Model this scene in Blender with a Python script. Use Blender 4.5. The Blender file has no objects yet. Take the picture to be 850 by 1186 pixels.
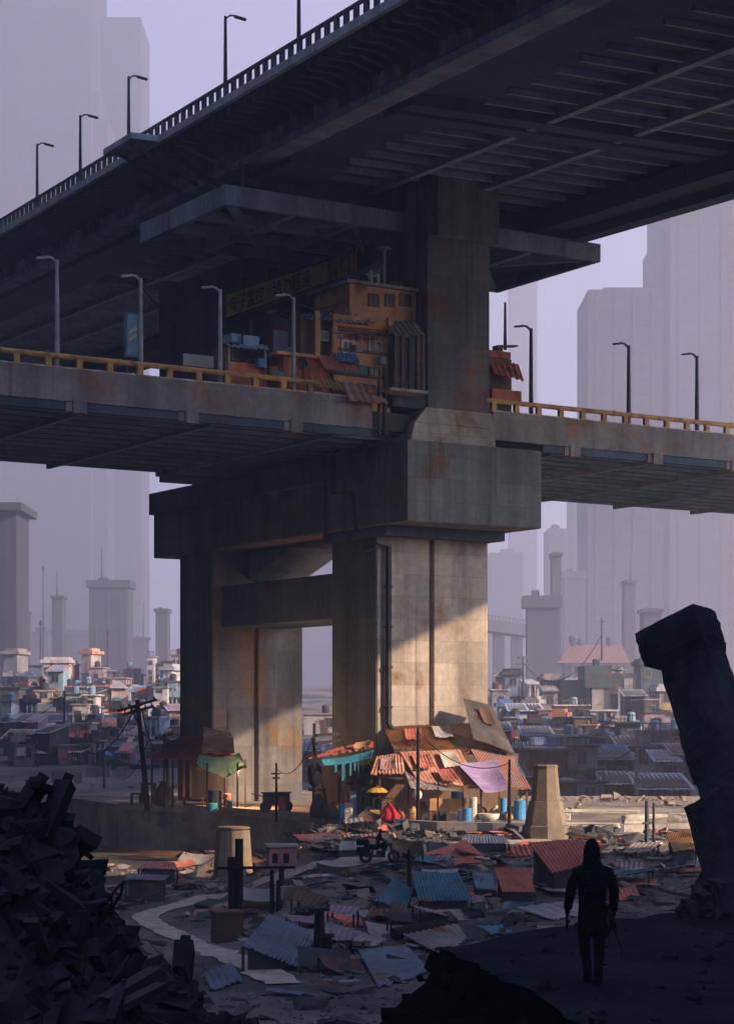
EXPO=1.45
import bpy, bmesh, math, random
from mathutils import Vector, Matrix, noise as mnoise
random.seed(7)
SC = bpy.context.scene
COL = SC.collection
F, CU, CV, CAMZ = 2328.0, 425.0, 830.0, 8.0      # focal length in photo pixels, horizon point, eye height

# ------------------------------------------------------------------ frames
def W(u, v, Y):
    return Vector(((u-CU)/F*Y, Y, CAMZ+(CV-v)/F*Y))
C0 = Vector((0.567, 110.0, 0.0))
AX = Vector((0.845, 0.535, 0.0)).normalized()      # along the lower viaduct
BX = Vector((-0.535, 0.845, 0.0)).normalized()     # along the crosshead
UPZ = Vector((0, 0, 1))
def ST(s, t, z):
    return C0 + AX*s + BX*t + UPZ*z
def s_of(u, t):
    q = (u-CU)/F
    return (q*(C0.y+t*BX.y) - (C0.x+t*BX.x)) / (AX.x - q*AX.y)
def t_of(u, s):
    q = (u-CU)/F
    return (q*(C0.y+s*AX.y) - (C0.x+s*AX.x)) / (BX.x - q*BX.y)
def zs(v, s, t):
    return CAMZ + (CV-v)/F*ST(s, t, 0).y
DD = Vector((-0.4344, 0.8988, 0.0579))             # upper viaduct runs this way, climbing
DW = Vector((0.9004, 0.4352, 0.0))
L0 = Vector((-5.6, 104.4, 36.9))
def UD(k, w, h):
    return L0 + DD*k + DW*w + UPZ*h

# ------------------------------------------------------------------ materials
MATS = {}
def lin(c):
    return tuple(((x/12.92) if x <= 0.04045 else ((x+0.055)/1.055)**2.4) for x in c)
def mat(key, c1, c2=None, scale=0.35, streak=0.5, rough=0.88, bump=0.25, metal=0.0, fine=3.0, rust=None, rust_amt=0.0, spec=0.3, contrast=1.0, form=0.0):
    """two-tone weathered surface: blotches, run-down streaks, fine grain, optional rust patches"""
    if key in MATS: return MATS[key]
    c2 = c2 or tuple(x*0.6 for x in c1)
    m = bpy.data.materials.new(key); m.use_nodes = True
    nt = m.node_tree; N = nt.nodes; K = nt.links
    b = N['Principled BSDF']
    b.inputs['Roughness'].default_value = rough; b.inputs['Metallic'].default_value = metal
    b.inputs['Specular IOR Level'].default_value = spec
    g = N.new('ShaderNodeNewGeometry')
    def noise(sc, det, mp=None, off=0.0):
        n = N.new('ShaderNodeTexNoise'); n.inputs['Scale'].default_value = sc; n.inputs['Detail'].default_value = det
        n.inputs['Roughness'].default_value = 0.62
        p = N.new('ShaderNodeMapping'); p.inputs['Scale'].default_value = mp or (1, 1, 1); p.inputs['Location'].default_value = (off, off*.7, off*.3)
        K.new(g.outputs['Position'], p.inputs['Vector']); K.new(p.outputs['Vector'], n.inputs['Vector'])
        return n.outputs['Fac']
    def ramp(src, a, z, lo=0.0, hi=1.0):
        r = N.new('ShaderNodeMapRange'); r.inputs['From Min'].default_value = a; r.inputs['From Max'].default_value = z
        r.inputs['To Min'].default_value = lo; r.inputs['To Max'].default_value = hi
        K.new(src, r.inputs['Value']); return r.outputs['Result']
    def mix(fac, A, B, mode='MIX'):
        x = N.new('ShaderNodeMix'); x.data_type = 'RGBA'; x.blend_type = mode
        if isinstance(fac, float): x.inputs[0].default_value = fac
        else: K.new(fac, x.inputs[0])
        for s, val in ((6, A), (7, B)):
            if isinstance(val, tuple): x.inputs[s].default_value = (*val[:3], 1)
            else: K.new(val, x.inputs[s])
        return x.outputs[2]
    w = 0.16/contrast
    col = mix(ramp(noise(scale, 6), 0.5-w, 0.5+w), c1, c2)
    if rust and rust_amt > 0:
        col = mix(ramp(noise(scale*1.7, 7, off=13.0), 0.64-rust_amt*0.3, 0.72-rust_amt*0.2), col, rust)
    if streak > 0:
        st = ramp(noise(0.8, 7, (1, 1, 0.06), 5.0), 0.33, 0.62, 1.0-streak*0.75, 1.08)
        sv = N.new('ShaderNodeCombineColor')
        for i in range(3): K.new(st, sv.inputs[i])
        col = mix(1.0, col, sv.outputs[0], 'MULTIPLY')
    if form > 0:
        def dot(v):
            d = N.new('ShaderNodeVectorMath'); d.operation = 'DOT_PRODUCT'; K.new(g.outputs['Position'], d.inputs[0]); d.inputs[1].default_value = v; return d.outputs['Value']
        cv = N.new('ShaderNodeCombineXYZ'); K.new(dot((AX.x+BX.x, AX.y+BX.y, 0.0)), cv.inputs[0]); K.new(dot((0, 0, 1)), cv.inputs[1])
        bt = N.new('ShaderNodeTexBrick'); bt.offset = 0.0; K.new(cv.outputs[0], bt.inputs['Vector'])
        bt.inputs['Scale'].default_value = 1.0; bt.inputs['Brick Width'].default_value = 1.83; bt.inputs['Row Height'].default_value = 1.22
        bt.inputs['Mortar Size'].default_value = 0.012; bt.inputs['Mortar Smooth'].default_value = 0.4
        a_ = 1.0-form*0.22
        bt.inputs['Color1'].default_value = (a_, a_, a_, 1); bt.inputs['Color2'].default_value = (1.06, 1.05, 1.04, 1)
        bt.inputs['Mortar'].default_value = (1-form*.5,)*3+(1,)
        col = mix(1.0, col, bt.outputs['Color'], 'MULTIPLY')
        dr = ramp(noise(2.6, 4, (1, 1, 0.03), 9.0), 0.60, 0.70, 1.0, 1.0-form*.6)      # narrow drip stains
        dv = N.new('ShaderNodeCombineColor')
        for i in range(3): K.new(dr, dv.inputs[i])
        col = mix(1.0, col, dv.outputs[0], 'MULTIPLY')
    gr = ramp(noise(fine, 8, off=31.0), 0.3, 0.7, 0.82, 1.16)
    gv = N.new('ShaderNodeCombineColor')
    for i in range(3): K.new(gr, gv.inputs[i])
    col = mix(1.0, col, gv.outputs[0], 'MULTIPLY')
    K.new(col, b.inputs['Base Color'])
    if bump > 0:
        bp = N.new('ShaderNodeBump'); bp.inputs['Strength'].default_value = bump; bp.inputs['Distance'].default_value = 0.08
        K.new(noise(fine*1.5, 8, off=3.0), bp.inputs['Height']); K.new(bp.outputs['Normal'], b.inputs['Normal'])
    MATS[key] = m
    return m
RUST = (0.20, 0.075, 0.03)
CONC = mat('concrete', (0.42, 0.35, 0.30), (0.28, 0.24, 0.215), 0.16, 0.55, rust=(0.24, 0.14, 0.08), rust_amt=0.28, form=1.0)
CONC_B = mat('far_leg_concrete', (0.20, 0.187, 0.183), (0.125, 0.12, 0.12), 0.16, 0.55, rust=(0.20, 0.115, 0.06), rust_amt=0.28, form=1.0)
CONC_D = mat('concrete_shaded', (0.075, 0.112, 0.142), (0.045, 0.07, 0.095), 0.2, 0.5, rust=(0.08, 0.055, 0.04), rust_amt=0.22, form=.8)  # concrete of shaded parts, their dark blue shade put into the colour
CONC_P = mat('parapet_concrete', (0.27, 0.235, 0.23), (0.17, 0.152, 0.158), 0.22, 0.6, rust=(0.25, 0.135, 0.075), rust_amt=0.3, form=.7)
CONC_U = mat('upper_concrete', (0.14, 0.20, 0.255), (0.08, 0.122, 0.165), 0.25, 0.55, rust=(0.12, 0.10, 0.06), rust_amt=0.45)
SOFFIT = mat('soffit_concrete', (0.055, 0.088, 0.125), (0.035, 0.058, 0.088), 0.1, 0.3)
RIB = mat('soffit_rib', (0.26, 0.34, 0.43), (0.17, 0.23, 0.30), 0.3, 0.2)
STEEL_D = mat('dark_steel', (0.022, 0.025, 0.03), (0.04, 0.028, 0.022), 0.9, 0.2, 0.6, 0.1)
RAIL = mat('blue_grey_rail', (0.10, 0.125, 0.155), (0.06, 0.075, 0.10), 0.6, 0.2, 0.6)
LEDGE = mat('pale_ledge', (0.50, 0.55, 0.62), (0.32, 0.37, 0.44), 0.5, 0.3)
YPIPE = mat('yellow_pipe', (0.52, 0.31, 0.10), (0.33, 0.19, 0.075), 0.9, 0.3, 0.6, rust=RUST, rust_amt=0.35)
POLE = mat('galvanised_pole', (0.42, 0.41, 0.42), (0.26, 0.25, 0.26), 0.7, 0.4, 0.5)
POLE_D = mat('weathered_pole', (0.065, 0.075, 0.09), (0.04, 0.045, 0.055), 0.7, 0.3, 0.6)
ASPH = mat('asphalt', (0.05, 0.05, 0.052), (0.035, 0.035, 0.038), 0.5, 0.0)
WOOD_D = mat('dark_timber', (0.045, 0.035, 0.03), (0.025, 0.021, 0.02), 0.8, 0.3)
BLACK = mat('soot_black', (0.012, 0.012, 0.014), (0.007, 0.007, 0.009), 0.6, 0.2)
PANE = mat('dark_pane', (0.02, 0.024, 0.03), (0.035, 0.04, 0.05), 0.6, 0.0, 0.35, 0.0)

# ------------------------------------------------------------------ mesh builder
class MB:
    def __init__(s): s.v = []; s.f = []
    def add(s, vs, fs):
        o = len(s.v); s.v += [Vector(x) for x in vs]; s.f += [tuple(o+i for i in f) for f in fs]; return s
    def hexa(s, p):          # 8 points: bottom loop 0-3, top loop 4-7
        return s.add(p, [(3, 2, 1, 0), (4, 5, 6, 7), (0, 1, 5, 4), (1, 2, 6, 5), (2, 3, 7, 6), (3, 0, 4, 7)])
    def bx(s, fn, a0, a1, b0, b1, c0, c1):   # box in a frame function
        return s.hexa([fn(a0, b0, c0), fn(a1, b0, c0), fn(a1, b1, c0), fn(a0, b1, c0), fn(a0, b0, c1), fn(a1, b0, c1), fn(a1, b1, c1), fn(a0, b1, c1)])
    def box(s, c, d, rz=0.0, M=None):
        c = Vector(c); x, y, z = d[0]/2, d[1]/2, d[2]/2
        R = M if M is not None else Matrix.Rotation(rz, 3, 'Z')
        return s.hexa([c + R @ Vector(q) for q in ((-x,-y,-z),(x,-y,-z),(x,y,-z),(-x,y,-z),(-x,-y,z),(x,-y,z),(x,y,z),(-x,y,z))])
    def tube(s, pts, r, n=8, caps=True):
        pts = [Vector(p) for p in pts]; rs = r if isinstance(r, (list, tuple)) else [r]*len(pts)
        vs = []; fs = []
        for i, p in enumerate(pts):
            d = (pts[min(i+1, len(pts)-1)] - pts[max(i-1, 0)]).normalized()
            ref = Vector((0, 0, 1)) if abs(d.z) < 0.9 else Vector((1, 0, 0))
            e1 = d.cross(ref).normalized(); e2 = d.cross(e1).normalized()
            for k in range(n):
                a = 2*math.pi*k/n
                vs.append(p + (e1*math.cos(a) + e2*math.sin(a))*rs[i])
        for i in range(len(pts)-1):
            for k in range(n):
                fs.append((i*n+k, i*n+(k+1) % n, (i+1)*n+(k+1) % n, (i+1)*n+k))
        if caps:
            fs.append(tuple(range(n-1, -1, -1))); fs.append(tuple(range((len(pts)-1)*n, len(pts)*n)))
        return s.add(vs, fs)
    def beam(s, p, q, w, h):
        p = Vector(p); q = Vector(q); d = (q-p).normalized()
        ref = UPZ if abs(d.z) < 0.95 else Vector((0, 1, 0))
        e1 = d.cross(ref).normalized()*w/2; e2 = e1.cross(d).normalized()*h/2
        return s.hexa([p-e1-e2, p+e1-e2, q+e1-e2, q-e1-e2, p-e1+e2, p+e1+e2, q+e1+e2, q-e1+e2])
    def lathe(s, c, prof, n=16):
        c = Vector(c); vs = []; fs = []
        for (r, z) in prof:
            for k in range(n):
                a = 2*math.pi*k/n; vs.append(c + Vector((r*math.cos(a), r*math.sin(a), z)))
        for i in range(len(prof)-1):
            for k in range(n): fs.append((i*n+k, i*n+(k+1) % n, (i+1)*n+(k+1) % n, (i+1)*n+k))
        fs.append(tuple(range(n-1, -1, -1))); fs.append(tuple(range((len(prof)-1)*n, len(prof)*n)))
        return s.add(vs, fs)
    def sheet(s, BL, BR, FR, FL, waves=0, amp=0.03, thick=0.02, jag=0.0, sag=0.0, nv=4, rnd=None):
        """a sheet between four corners; waves>0 corrugates it with ridges running back to front"""
        BL, BR, FR, FL = map(Vector, (BL, BR, FR, FL)); rnd = rnd or random
        nu = max(6, waves*4) if waves else 10
        nrm = (BR-BL).cross(FL-BL).normalized()
        if nrm.z < 0: nrm = -nrm
        top = []
        for i in range(nu+1):
            a = i/nu; j = 1.0 - (rnd.random()*jag if jag else 0)
            for k in range(nv+1):
                b = k/nv*j
                p = (BL*(1-a)+BR*a)*(1-b) + (FL*(1-a)+FR*a)*b
                dz = amp*math.sin(a*waves*2*math.pi) if waves else 0.0
                dz -= sag*4*(0.25*math.sin(math.pi*a) + 0.75*math.sin(math.pi*a)*math.sin(math.pi*b))*0.5
                top.append(p + nrm*dz)
        m = len(top); vs = top + [p - nrm*thick for p in top]; fs = []
        I = lambda i, k: i*(nv+1)+k
        for i in range(nu):
            for k in range(nv):
                fs.append((I(i,k), I(i+1,k), I(i+1,k+1), I(i,k+1))); fs.append((m+I(i,k), m+I(i,k+1), m+I(i+1,k+1), m+I(i+1,k)))
            fs.append((I(i,0), m+I(i,0), m+I(i+1,0), I(i+1,0))); fs.append((I(i,nv), I(i+1,nv), m+I(i+1,nv), m+I(i,nv)))
        for k in range(nv):
            fs.append((I(0,k), I(0,k+1), m+I(0,k+1), m+I(0,k))); fs.append((I(nu,k), m+I(nu,k), m+I(nu,k+1), I(nu,k+1)))
        return s.add(vs, fs)
    def build(s, name, m, parent=None, bevel=0.0, smooth=False, loc=None):
        me = bpy.data.meshes.new(name)
        if parent is not None: o0 = ORI[parent.name]
        elif loc is not None: o0 = Vector(loc)
        else:
            n = len(s.v); o0 = Vector((sum(p.x for p in s.v)/n, sum(p.y for p in s.v)/n, min(p.z for p in s.v)))
        me.from_pydata([tuple(p-o0) for p in s.v], [], s.f); me.update()
        bm = bmesh.new(); bm.from_mesh(me); bmesh.ops.recalc_face_normals(bm, faces=bm.faces)
        if bevel > 0:
            es = [e for e in bm.edges if len(e.link_faces) == 2 and e.calc_face_angle(0) > 0.6]
            bmesh.ops.bevel(bm, geom=es, offset=bevel, segments=2, affect='EDGES', profile=0.6)
        if smooth:
            for f in bm.faces: f.smooth = True
        bm.to_mesh(me); bm.free()
        o = bpy.data.objects.new(name, me); COL.objects.link(o)
        me.materials.append(m)
        if parent is not None: o.parent = parent
        else: o.location = o0
        ORI[o.name] = o0
        return o
ORI = {}
def thing(name, label, cat, loc=(0, 0, 0), group=None):
    o = bpy.data.objects.new(name, None); COL.objects.link(o); o.location = loc; o.empty_display_size = 0.3
    o['label'] = label; o['category'] = cat
    if group: o['group'] = group
    ORI[o.name] = Vector(loc); return o
def tag(o, label, cat, group=None):
    o['label'] = label; o['category'] = cat
    if group: o['group'] = group
    return o
def kind(o, k): o['kind'] = k; return o
def dup(root, delta, label=None, group=None):
    r = root.copy(); COL.objects.link(r); r.location = root.location + Vector(delta); ORI[r.name] = ORI[root.name]+Vector(delta)
    if label: r['label'] = label
    if group: r['group'] = group
    for ch in list(root.children):
        c = ch.copy(); COL.objects.link(c); c.parent = r
        for g in list(ch.children):
            d = g.copy(); COL.objects.link(d); d.parent = c
    return r
def rep(o, delta, parent):               # copy of one part, moved
    c = o.copy(); COL.objects.link(c); c.parent = parent; c.location = o.location + Vector(delta); return c

# ------------------------------------------------------------------ camera, light, air
cam = bpy.data.cameras.new('camera'); co = bpy.data.objects.new('camera', cam); COL.objects.link(co)
co.location = (0, 0, CAMZ); co.rotation_euler = (math.pi/2, 0, 0)
cam.sensor_fit = 'HORIZONTAL'; cam.sensor_width = 36.0; cam.lens = 36.0*F/850.0
cam.shift_y = (CV-593.0)/850.0; cam.clip_start = 0.5; cam.clip_end = 20000
SC.camera = co
SUN_L = Vector((-0.973, 0.508, -0.5)).normalized()
sl = bpy.data.lights.new('sun', 'SUN'); sl.energy = 5.0; sl.angle = math.radians(0.5); sl.color = (1.0, 0.72, 0.47)
so = bpy.data.objects.new('sun', sl); COL.objects.link(so); so.location = (60, 60, 80)
so.rotation_euler = SUN_L.to_track_quat('-Z', 'Y').to_euler()
wd = bpy.data.worlds.new('World'); SC.world = wd; wd.use_nodes = True
nt = wd.node_tree; sky = nt.nodes.new('ShaderNodeTexSky'); sky.sky_type = 'NISHITA'; sky.sun_disc = False
sky.sun_elevation = math.asin(-SUN_L.z); sky.sun_rotation = math.atan2(-SUN_L.x, -SUN_L.y)
sky.air_density = 1.2; sky.dust_density = 5.0; sky.ozone_density = 9.0
nt.links.new(sky.outputs[0], nt.nodes['Background'].inputs[0]); nt.nodes['Background'].inputs[1].default_value = 0.15
SC.view_settings.view_transform = 'Standard'; SC.view_settings.look = 'None'; SC.view_settings.gamma = 1.0
SC.view_settings.exposure = EXPO if 'EXPO' in globals() else 0.0
SC.cycles.use_denoising = True
SC.cycles.volume_bounces = 1; SC.cycles.max_bounces = 6; SC.cycles.diffuse_bounces = 2
HAZE_D = 0.00095
def haze():
    b = MB(); b.box((0, 1300, 448), (1160, 3100, 908))
    o = b.build('haze', None if False else bpy.data.materials.new('haze_air'), loc=(0, 0, 0))
    m = o.data.materials[0]; m.use_nodes = True; n = m.node_tree
    n.nodes.remove(n.nodes['Principled BSDF'])
    pv = n.nodes.new('ShaderNodeVolumePrincipled'); pv.inputs['Density'].default_value = HAZE_D
    pv.inputs['Color'].default_value = (0.66, 0.665, 0.845, 1); pv.inputs['Anisotropy'].default_value = 0.1
    n.links.new(pv.outputs[0], n.nodes['Material Output'].inputs['Volume'])
    kind(o, 'stuff')
haze()
# ------------------------------------------------------------------ terrain
def terr(x, y):
    z = max(0.0, (y-200.0)*0.07)
    if z > 14: z = 14 + (y-400)*0.012
    z = min(z, 22)
    sx = min(1.0, max(0.0, (x+6.5)/5.0)); sy = min(1.0, max(0.0, (y-60)/38.0))
    z += 2.35*sx*sx*(3-2*sx)*sy*sy*(3-2*sy)*min(1.0, max(0.0, (152-y)/20.0))
    n = mnoise.noise(Vector((x*0.06, y*0.06, 0.3)))*0.35 + mnoise.noise(Vector((x*0.25, y*0.25, 2.3)))*0.16
    return z + n*min(1.0, max(0.3, (y-40)/60)) - 0.1
def ground():
    xs = [-570, -400, -250, -160, -110] + [-80+i*1.6 for i in range(101)] + [110, 160, 250, 400, 570]
    ys = [-240, -60, 0, 20] + [36+i*1.3 for i in range(125)] + [206+i*8 for i in range(26)] + [450, 550, 700, 900, 1200, 1600, 2200, 2840]
    b = MB(); vs = [Vector((x, y, terr(x, y))) for y in ys for x in xs]; n = len(xs)
    b.add(vs, [(j*n+i, j*n+i+1, (j+1)*n+i+1, (j+1)*n+i) for j in range(len(ys)-1) for i in range(n-1)])
    g = mat('dusty_ground', (0.17, 0.15, 0.142), (0.05, 0.051, 0.06), 0.11, 0.0, 0.95, 0.6, fine=1.4, contrast=1.6)
    kind(b.build('ground', g, smooth=True, loc=(0, 0, 0)), 'structure')
ground()

# ------------------------------------------------------------------ the lower viaduct
ZS, ZD, ZP = 22.75, 24.15, 24.75       # soffit, deck, parapet top
lower = thing('road_viaduct', 'lower concrete road viaduct with yellow pipe rail crossing through the big pier', 'viaduct', ST(0, -3.3, ZS))
TF, TB = -3.3, 19.4
b = MB(); b.bx(ST, -80, 110, TF+0.32, TB-0.32, ZS+0.45, ZD); b.build('deck', ASPH, lower)
b = MB(); b.bx(ST, -80, 110, TF+0.9, TB-0.9, ZS+0.30, ZS+0.446); b.build('soffit', SOFFIT, lower)
# parapet panels either side of the pedestal
S_L, S_R = s_of(437, TF)-0.3, s_of(571, TF)
b = MB(); b.bx(ST, -80, S_L, TF, TF+0.3, ZS+0.42, ZP); b.build('parapet', CONC_P, lower, 0.03)
b = MB(); b.bx(ST, S_R, 110, TF, TF+0.3, ZS+0.42, ZP)
b.build('parapet', CONC_P, lower, 0.03)
b = MB(); b.bx(ST, -80, 110, TB-0.3, TB, ZS+0.42, ZP); b.build('parapet', CONC_P, lower)
b = MB()
for s0, s1 in ((-80, S_L), (s_of(627, TF)+.2, 110)): b.bx(ST, s0, s1, TF+0.10, TF+0.42, ZS, ZS+0.418)
b.build('edge_lip', CONC_D, lower, 0.02)
# expansion joints in the parapet and brackets below
br = None
for i in range(-11, 16):
    s = s_of(222, TF) + i*6.05
    if S_L-0.6 < s < s_of(627, TF)+0.5: continue
    q = MB(); q.bx(ST, s-0.36, s+0.36, TF-0.07, TF+0.5, ZS-0.12, ZS+0.55); q.bx(ST, s-0.72, s-0.362, TF+0.02, TF+0.4, ZS-0.06, ZS+0.40)
    if br is None: br = q.build('bracket', CONC_P, lower, 0.02); bs = s
    else: rep(br, AX*(s-bs), lower)
# soffit beams: long fine beams and cross beams
RIB2 = mat('viaduct_rib', (0.24, 0.31, 0.40), (0.15, 0.20, 0.27), 0.3, 0.2)
first = None
for i in range(20):
    t = TF+1.6 + i*1.75
    if t > TB-1: break
    if first is None: q = MB(); q.bx(ST, -80, 110, t-0.06, t+0.06, ZS+0.12, ZS+0.298); first = q.build('long_beam', RIB2, lower); t0 = t
    else: rep(first, BX*(t-t0), lower)
first = None
for i in range(-9, 14):
    s = i*7.2+3.0
    if first is None: q = MB(); q.bx(ST, s-0.12, s+0.12, TF+0.9, TB-0.9, ZS-0.02, ZS+0.297); first = q.build('cross_beam', RIB2, lower); s0 = s
    else: rep(first, AX*(s-s0), lower)
# yellow pipe rail on stub posts
ZR = 25.32
for s0, s1 in ((-80, s_of(368, TF)), (S_R-0.4, 110)):
    q = MB()
    p = s0
    while p < s1:
        e = min(p+9.0, s1); q.tube([ST(p, TF+0.1, ZR), ST(e-0.03, TF+0.1, ZR)], 0.135, 10)
        q.tube([ST(e-0.12, TF+0.1, ZR), ST(e+0.05, TF+0.1, ZR)], 0.165, 10); p = e
    q.build('pipe_rail', YPIPE, lower)
fp = None
for s0, s1, st in ((-24, s_of(368, TF), 1.62), (S_R+0.1, 42, 1.55)):
    s = s0
    while s < s1:
        if fp is None:
            q = MB(); q.bx(ST, s-0.15, s+0.15, TF+0.0, TF+0.22, ZP-0.02, ZR-0.06); q.bx(ST, s-0.24, s+0.24, TF-0.02, TF+0.27, ZP-0.01, ZP+0.07)
            fp = q.build('rail_post', YPIPE, lower, 0.015); fs0 = s
        else: rep(fp, AX*(s-fs0), lower)
        s += st
# bright worn top edge of the parapet
b = MB(); b.bx(ST, -80, S_L, TF-0.015, TF+0.33, ZP+0.002, ZP+0.06); b.bx(ST, S_R, 110, TF-0.015, TF+0.33, ZP+0.002, ZP+0.06)
b.build('coping', mat('pale_coping', (0.55, 0.53, 0.56), (0.30, 0.28, 0.29), 1.2, 0.2, contrast=2), lower)

# ------------------------------------------------------------------ the great pier
pier = thing('bridge_pier', 'huge stained concrete pier with two legs carrying both viaducts', 'pier', ST(3, 8, 0))
def colm(s0, s1, t0, t1, z0, z1, gs):
    q = MB()     # column with a recessed vertical joint on the face towards us
    q.bx(ST, s0, gs-0.16, t0, t1, z0, z1); q.bx(ST, gs+0.16, s1, t0, t1, z0, z1); q.bx(ST, gs-0.158, gs+0.158, t0+0.35, t1-0.35, z0, z1)
    return q
g1 = s_of(500, 0)
colm(0, 7.44, 0, 4.7, 0.5, 18.2, g1).build('column', CONC, pier, 0.06)
g2 = s_of(297, 19.1)
colm(0, 6.5, 19.1, 23.6, 0.5, 18.38, g2).build('column', CONC_B, pier, 0.06)
b = MB()   # flared head of the far column
b.add([ST(2.6, 19.09, 16.7), ST(6.4, 19.09, 16.7), ST(2.6, 19.09, 18.39), ST(6.4, 19.09, 18.39), ST(2.6, 14.0, 18.39), ST(6.4, 14.0, 18.39), ST(2.6, 14.4, 18.1), ST(6.4, 14.4, 18.1)],
      [(0, 2, 4, 6), (1, 7, 5, 3), (0, 6, 7, 1), (6, 4, 5, 7), (2, 3, 5, 4), (0, 1, 3, 2)])
b.build('haunch', mat('haunch_concrete', (0.36, 0.36, 0.38), (0.25, 0.25, 0.27), .2, .4), pier)
MOSS_SHADE = mat('mossy_shade_facing', (0.13, 0.165, 0.145), (0.06, 0.08, 0.075), 0.25, 0.6, rust=(0.08, 0.13, 0.10), rust_amt=0.45, form=.8)  # moss green, with the shade of the left faces put into the colour
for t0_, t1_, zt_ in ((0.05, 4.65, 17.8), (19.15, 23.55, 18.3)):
    q = MB(); q.bx(ST, -0.06, -0.003, t0_, t1_, 0.6, zt_); q.build('mossy_shade_facing', MOSS_SHADE, pier, 0.01)
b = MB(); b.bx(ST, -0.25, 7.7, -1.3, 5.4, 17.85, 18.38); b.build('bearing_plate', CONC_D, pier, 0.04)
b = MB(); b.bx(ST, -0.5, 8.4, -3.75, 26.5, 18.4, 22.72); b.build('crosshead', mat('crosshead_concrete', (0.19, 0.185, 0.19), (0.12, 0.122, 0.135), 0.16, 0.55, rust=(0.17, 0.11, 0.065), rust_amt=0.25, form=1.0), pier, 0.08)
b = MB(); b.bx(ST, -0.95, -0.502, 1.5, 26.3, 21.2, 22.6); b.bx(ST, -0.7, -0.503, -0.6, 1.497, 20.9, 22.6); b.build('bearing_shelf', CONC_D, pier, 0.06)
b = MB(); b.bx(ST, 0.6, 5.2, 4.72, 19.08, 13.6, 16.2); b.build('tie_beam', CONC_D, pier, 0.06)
# pedestal above the crosshead
sA, sB = s_of(495, -3.3), s_of(567, -3.3)
b = MB()
b.hexa([ST(-0.2, -3.6, 22.72), ST(S_R-0.02, -3.6, 22.72), ST(S_R-0.02, 4, 22.72), ST(-0.2, 4, 22.72), ST(0.1, -3.55, 23.7), ST(S_R-0.1, -3.55, 23.7), ST(S_R-0.1, 4, 23.7), ST(0.1, 4, 23.7)])
b.hexa([ST(0.1, -3.55, 23.702), ST(S_R-0.1, -3.55, 23.702), ST(S_R-0.1, 4, 23.702), ST(0.1, 4, 23.702), ST(sA-0.1, -3.35, 24.6), ST(sB+0.1, -3.35, 24.6), ST(sB+0.1, 3, 24.6), ST(sA-0.1, 3, 24.6)])
b.build('pedestal', CONC, pier, 0.05)
b = MB(); b.bx(ST, sA, sB, -3.3, 1.9, 24.5, 37.4); b.build('shaft', mat('shaft_concrete', (0.175, 0.168, 0.172), (0.105, 0.108, 0.122), 0.18, 0.6, rust=(0.17, 0.085, 0.05), rust_amt=0.33, form=1.0), pier, 0.07)
zb0, zb1 = zs(273, 2, -3.8), 37.3
b = MB(); b.bx(ST, s_of(507, -3.85), s_of(579, -3.85), -3.85, 1.0, zb0, zb1); b.build('shaft_head', mat('shaft_head_concrete', (0.17, 0.168, 0.17), (0.105, 0.107, 0.115), 0.2, 0.6), pier, 0.07)
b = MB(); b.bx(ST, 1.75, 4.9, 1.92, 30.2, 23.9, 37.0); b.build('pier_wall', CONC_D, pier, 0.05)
# cross platform under the upper viaduct
PL0, PL1, PT0, PT1 = -10.2, 14.4, -1.5, 8.6
zt, zb = 35.4, 34.35
q = MB()
q.bx(ST, PL0, PL1, PT0, PT0+0.35, zb, zt); q.bx(ST, PL0, PL1, PT1-0.35, PT1, zb, zt)
q.bx(ST, PL0, PL0+0.35, PT0+0.352, PT1-0.352, zb, zt); q.bx(ST, PL1-0.35, PL1, PT0+0.352, PT1-0.352, zb, zt)
q.build('platform_edge', mat('platform_edge_concrete', (0.24, 0.30, 0.365), (0.14, 0.185, 0.235), 0.3, 0.6, form=.6), pier, 0.03)
q = MB(); q.bx(ST, PL0+0.352, PL1-0.352, PT0+0.352, PT1-0.352, zt-0.4, zt-0.05); q.build('platform_slab', SOFFIT, pier)
for (sa, ta, sb_, tb_) in ((-9.8, -1, -2.5, 8), (-9.8, 8, -2.5, -1), (-2.2, -1, 1.5, 4), (5.6, -1, 13.5, 8), (5.6, 8, 13.5, -1)):
    q = MB(); q.beam(ST(sa, ta, zb+0.28), ST(sb_, tb_, zb+0.28), 0.3, 0.5); q.build('brace', RIB, pier)
for s in (-6.1, -2.3, 9.5):
    q = MB(); q.bx(ST, s-0.2, s+0.2, PT0+0.36, PT1-0.36, zb-0.05, zt-0.41); q.build('cross_beam', RIB, pier)
for t in (2.2, 5.4):
    q = MB(); q.bx(ST, PL0+0.36, 1.7, t-0.18, t+0.18, zb+0.02, zt-0.42); q.build('long_beam', RIB, pier)
q = MB(); q.bx(ST, -6.8, 13.0, 1.0, 4.5, 35.42, 38.2); q.build('bearing_beam', SOFFIT, pier)
for s in (-7.3, -8.9):
    q = MB(); q.beam(ST(s, 0.5, 35.4), UD(8.5, -2.2-(0.1*s), 1.3), 0.16, 0.16); q.build('strut', STEEL_D, pier)
q = MB(); q.beam(ST(-6.4, -0.6, 35.4), UD(4.5, -2.4, 1.3), 0.18, 0.18); q.build('strut', STEEL_D, pier)
q = MB(); q.tube([ST(s_of(280, -1), -1, 35.4), ST(s_of(280, -1), -1, 36.8)], 0.13, 8); q.build('stub_post', STEEL_D, pier)
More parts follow.
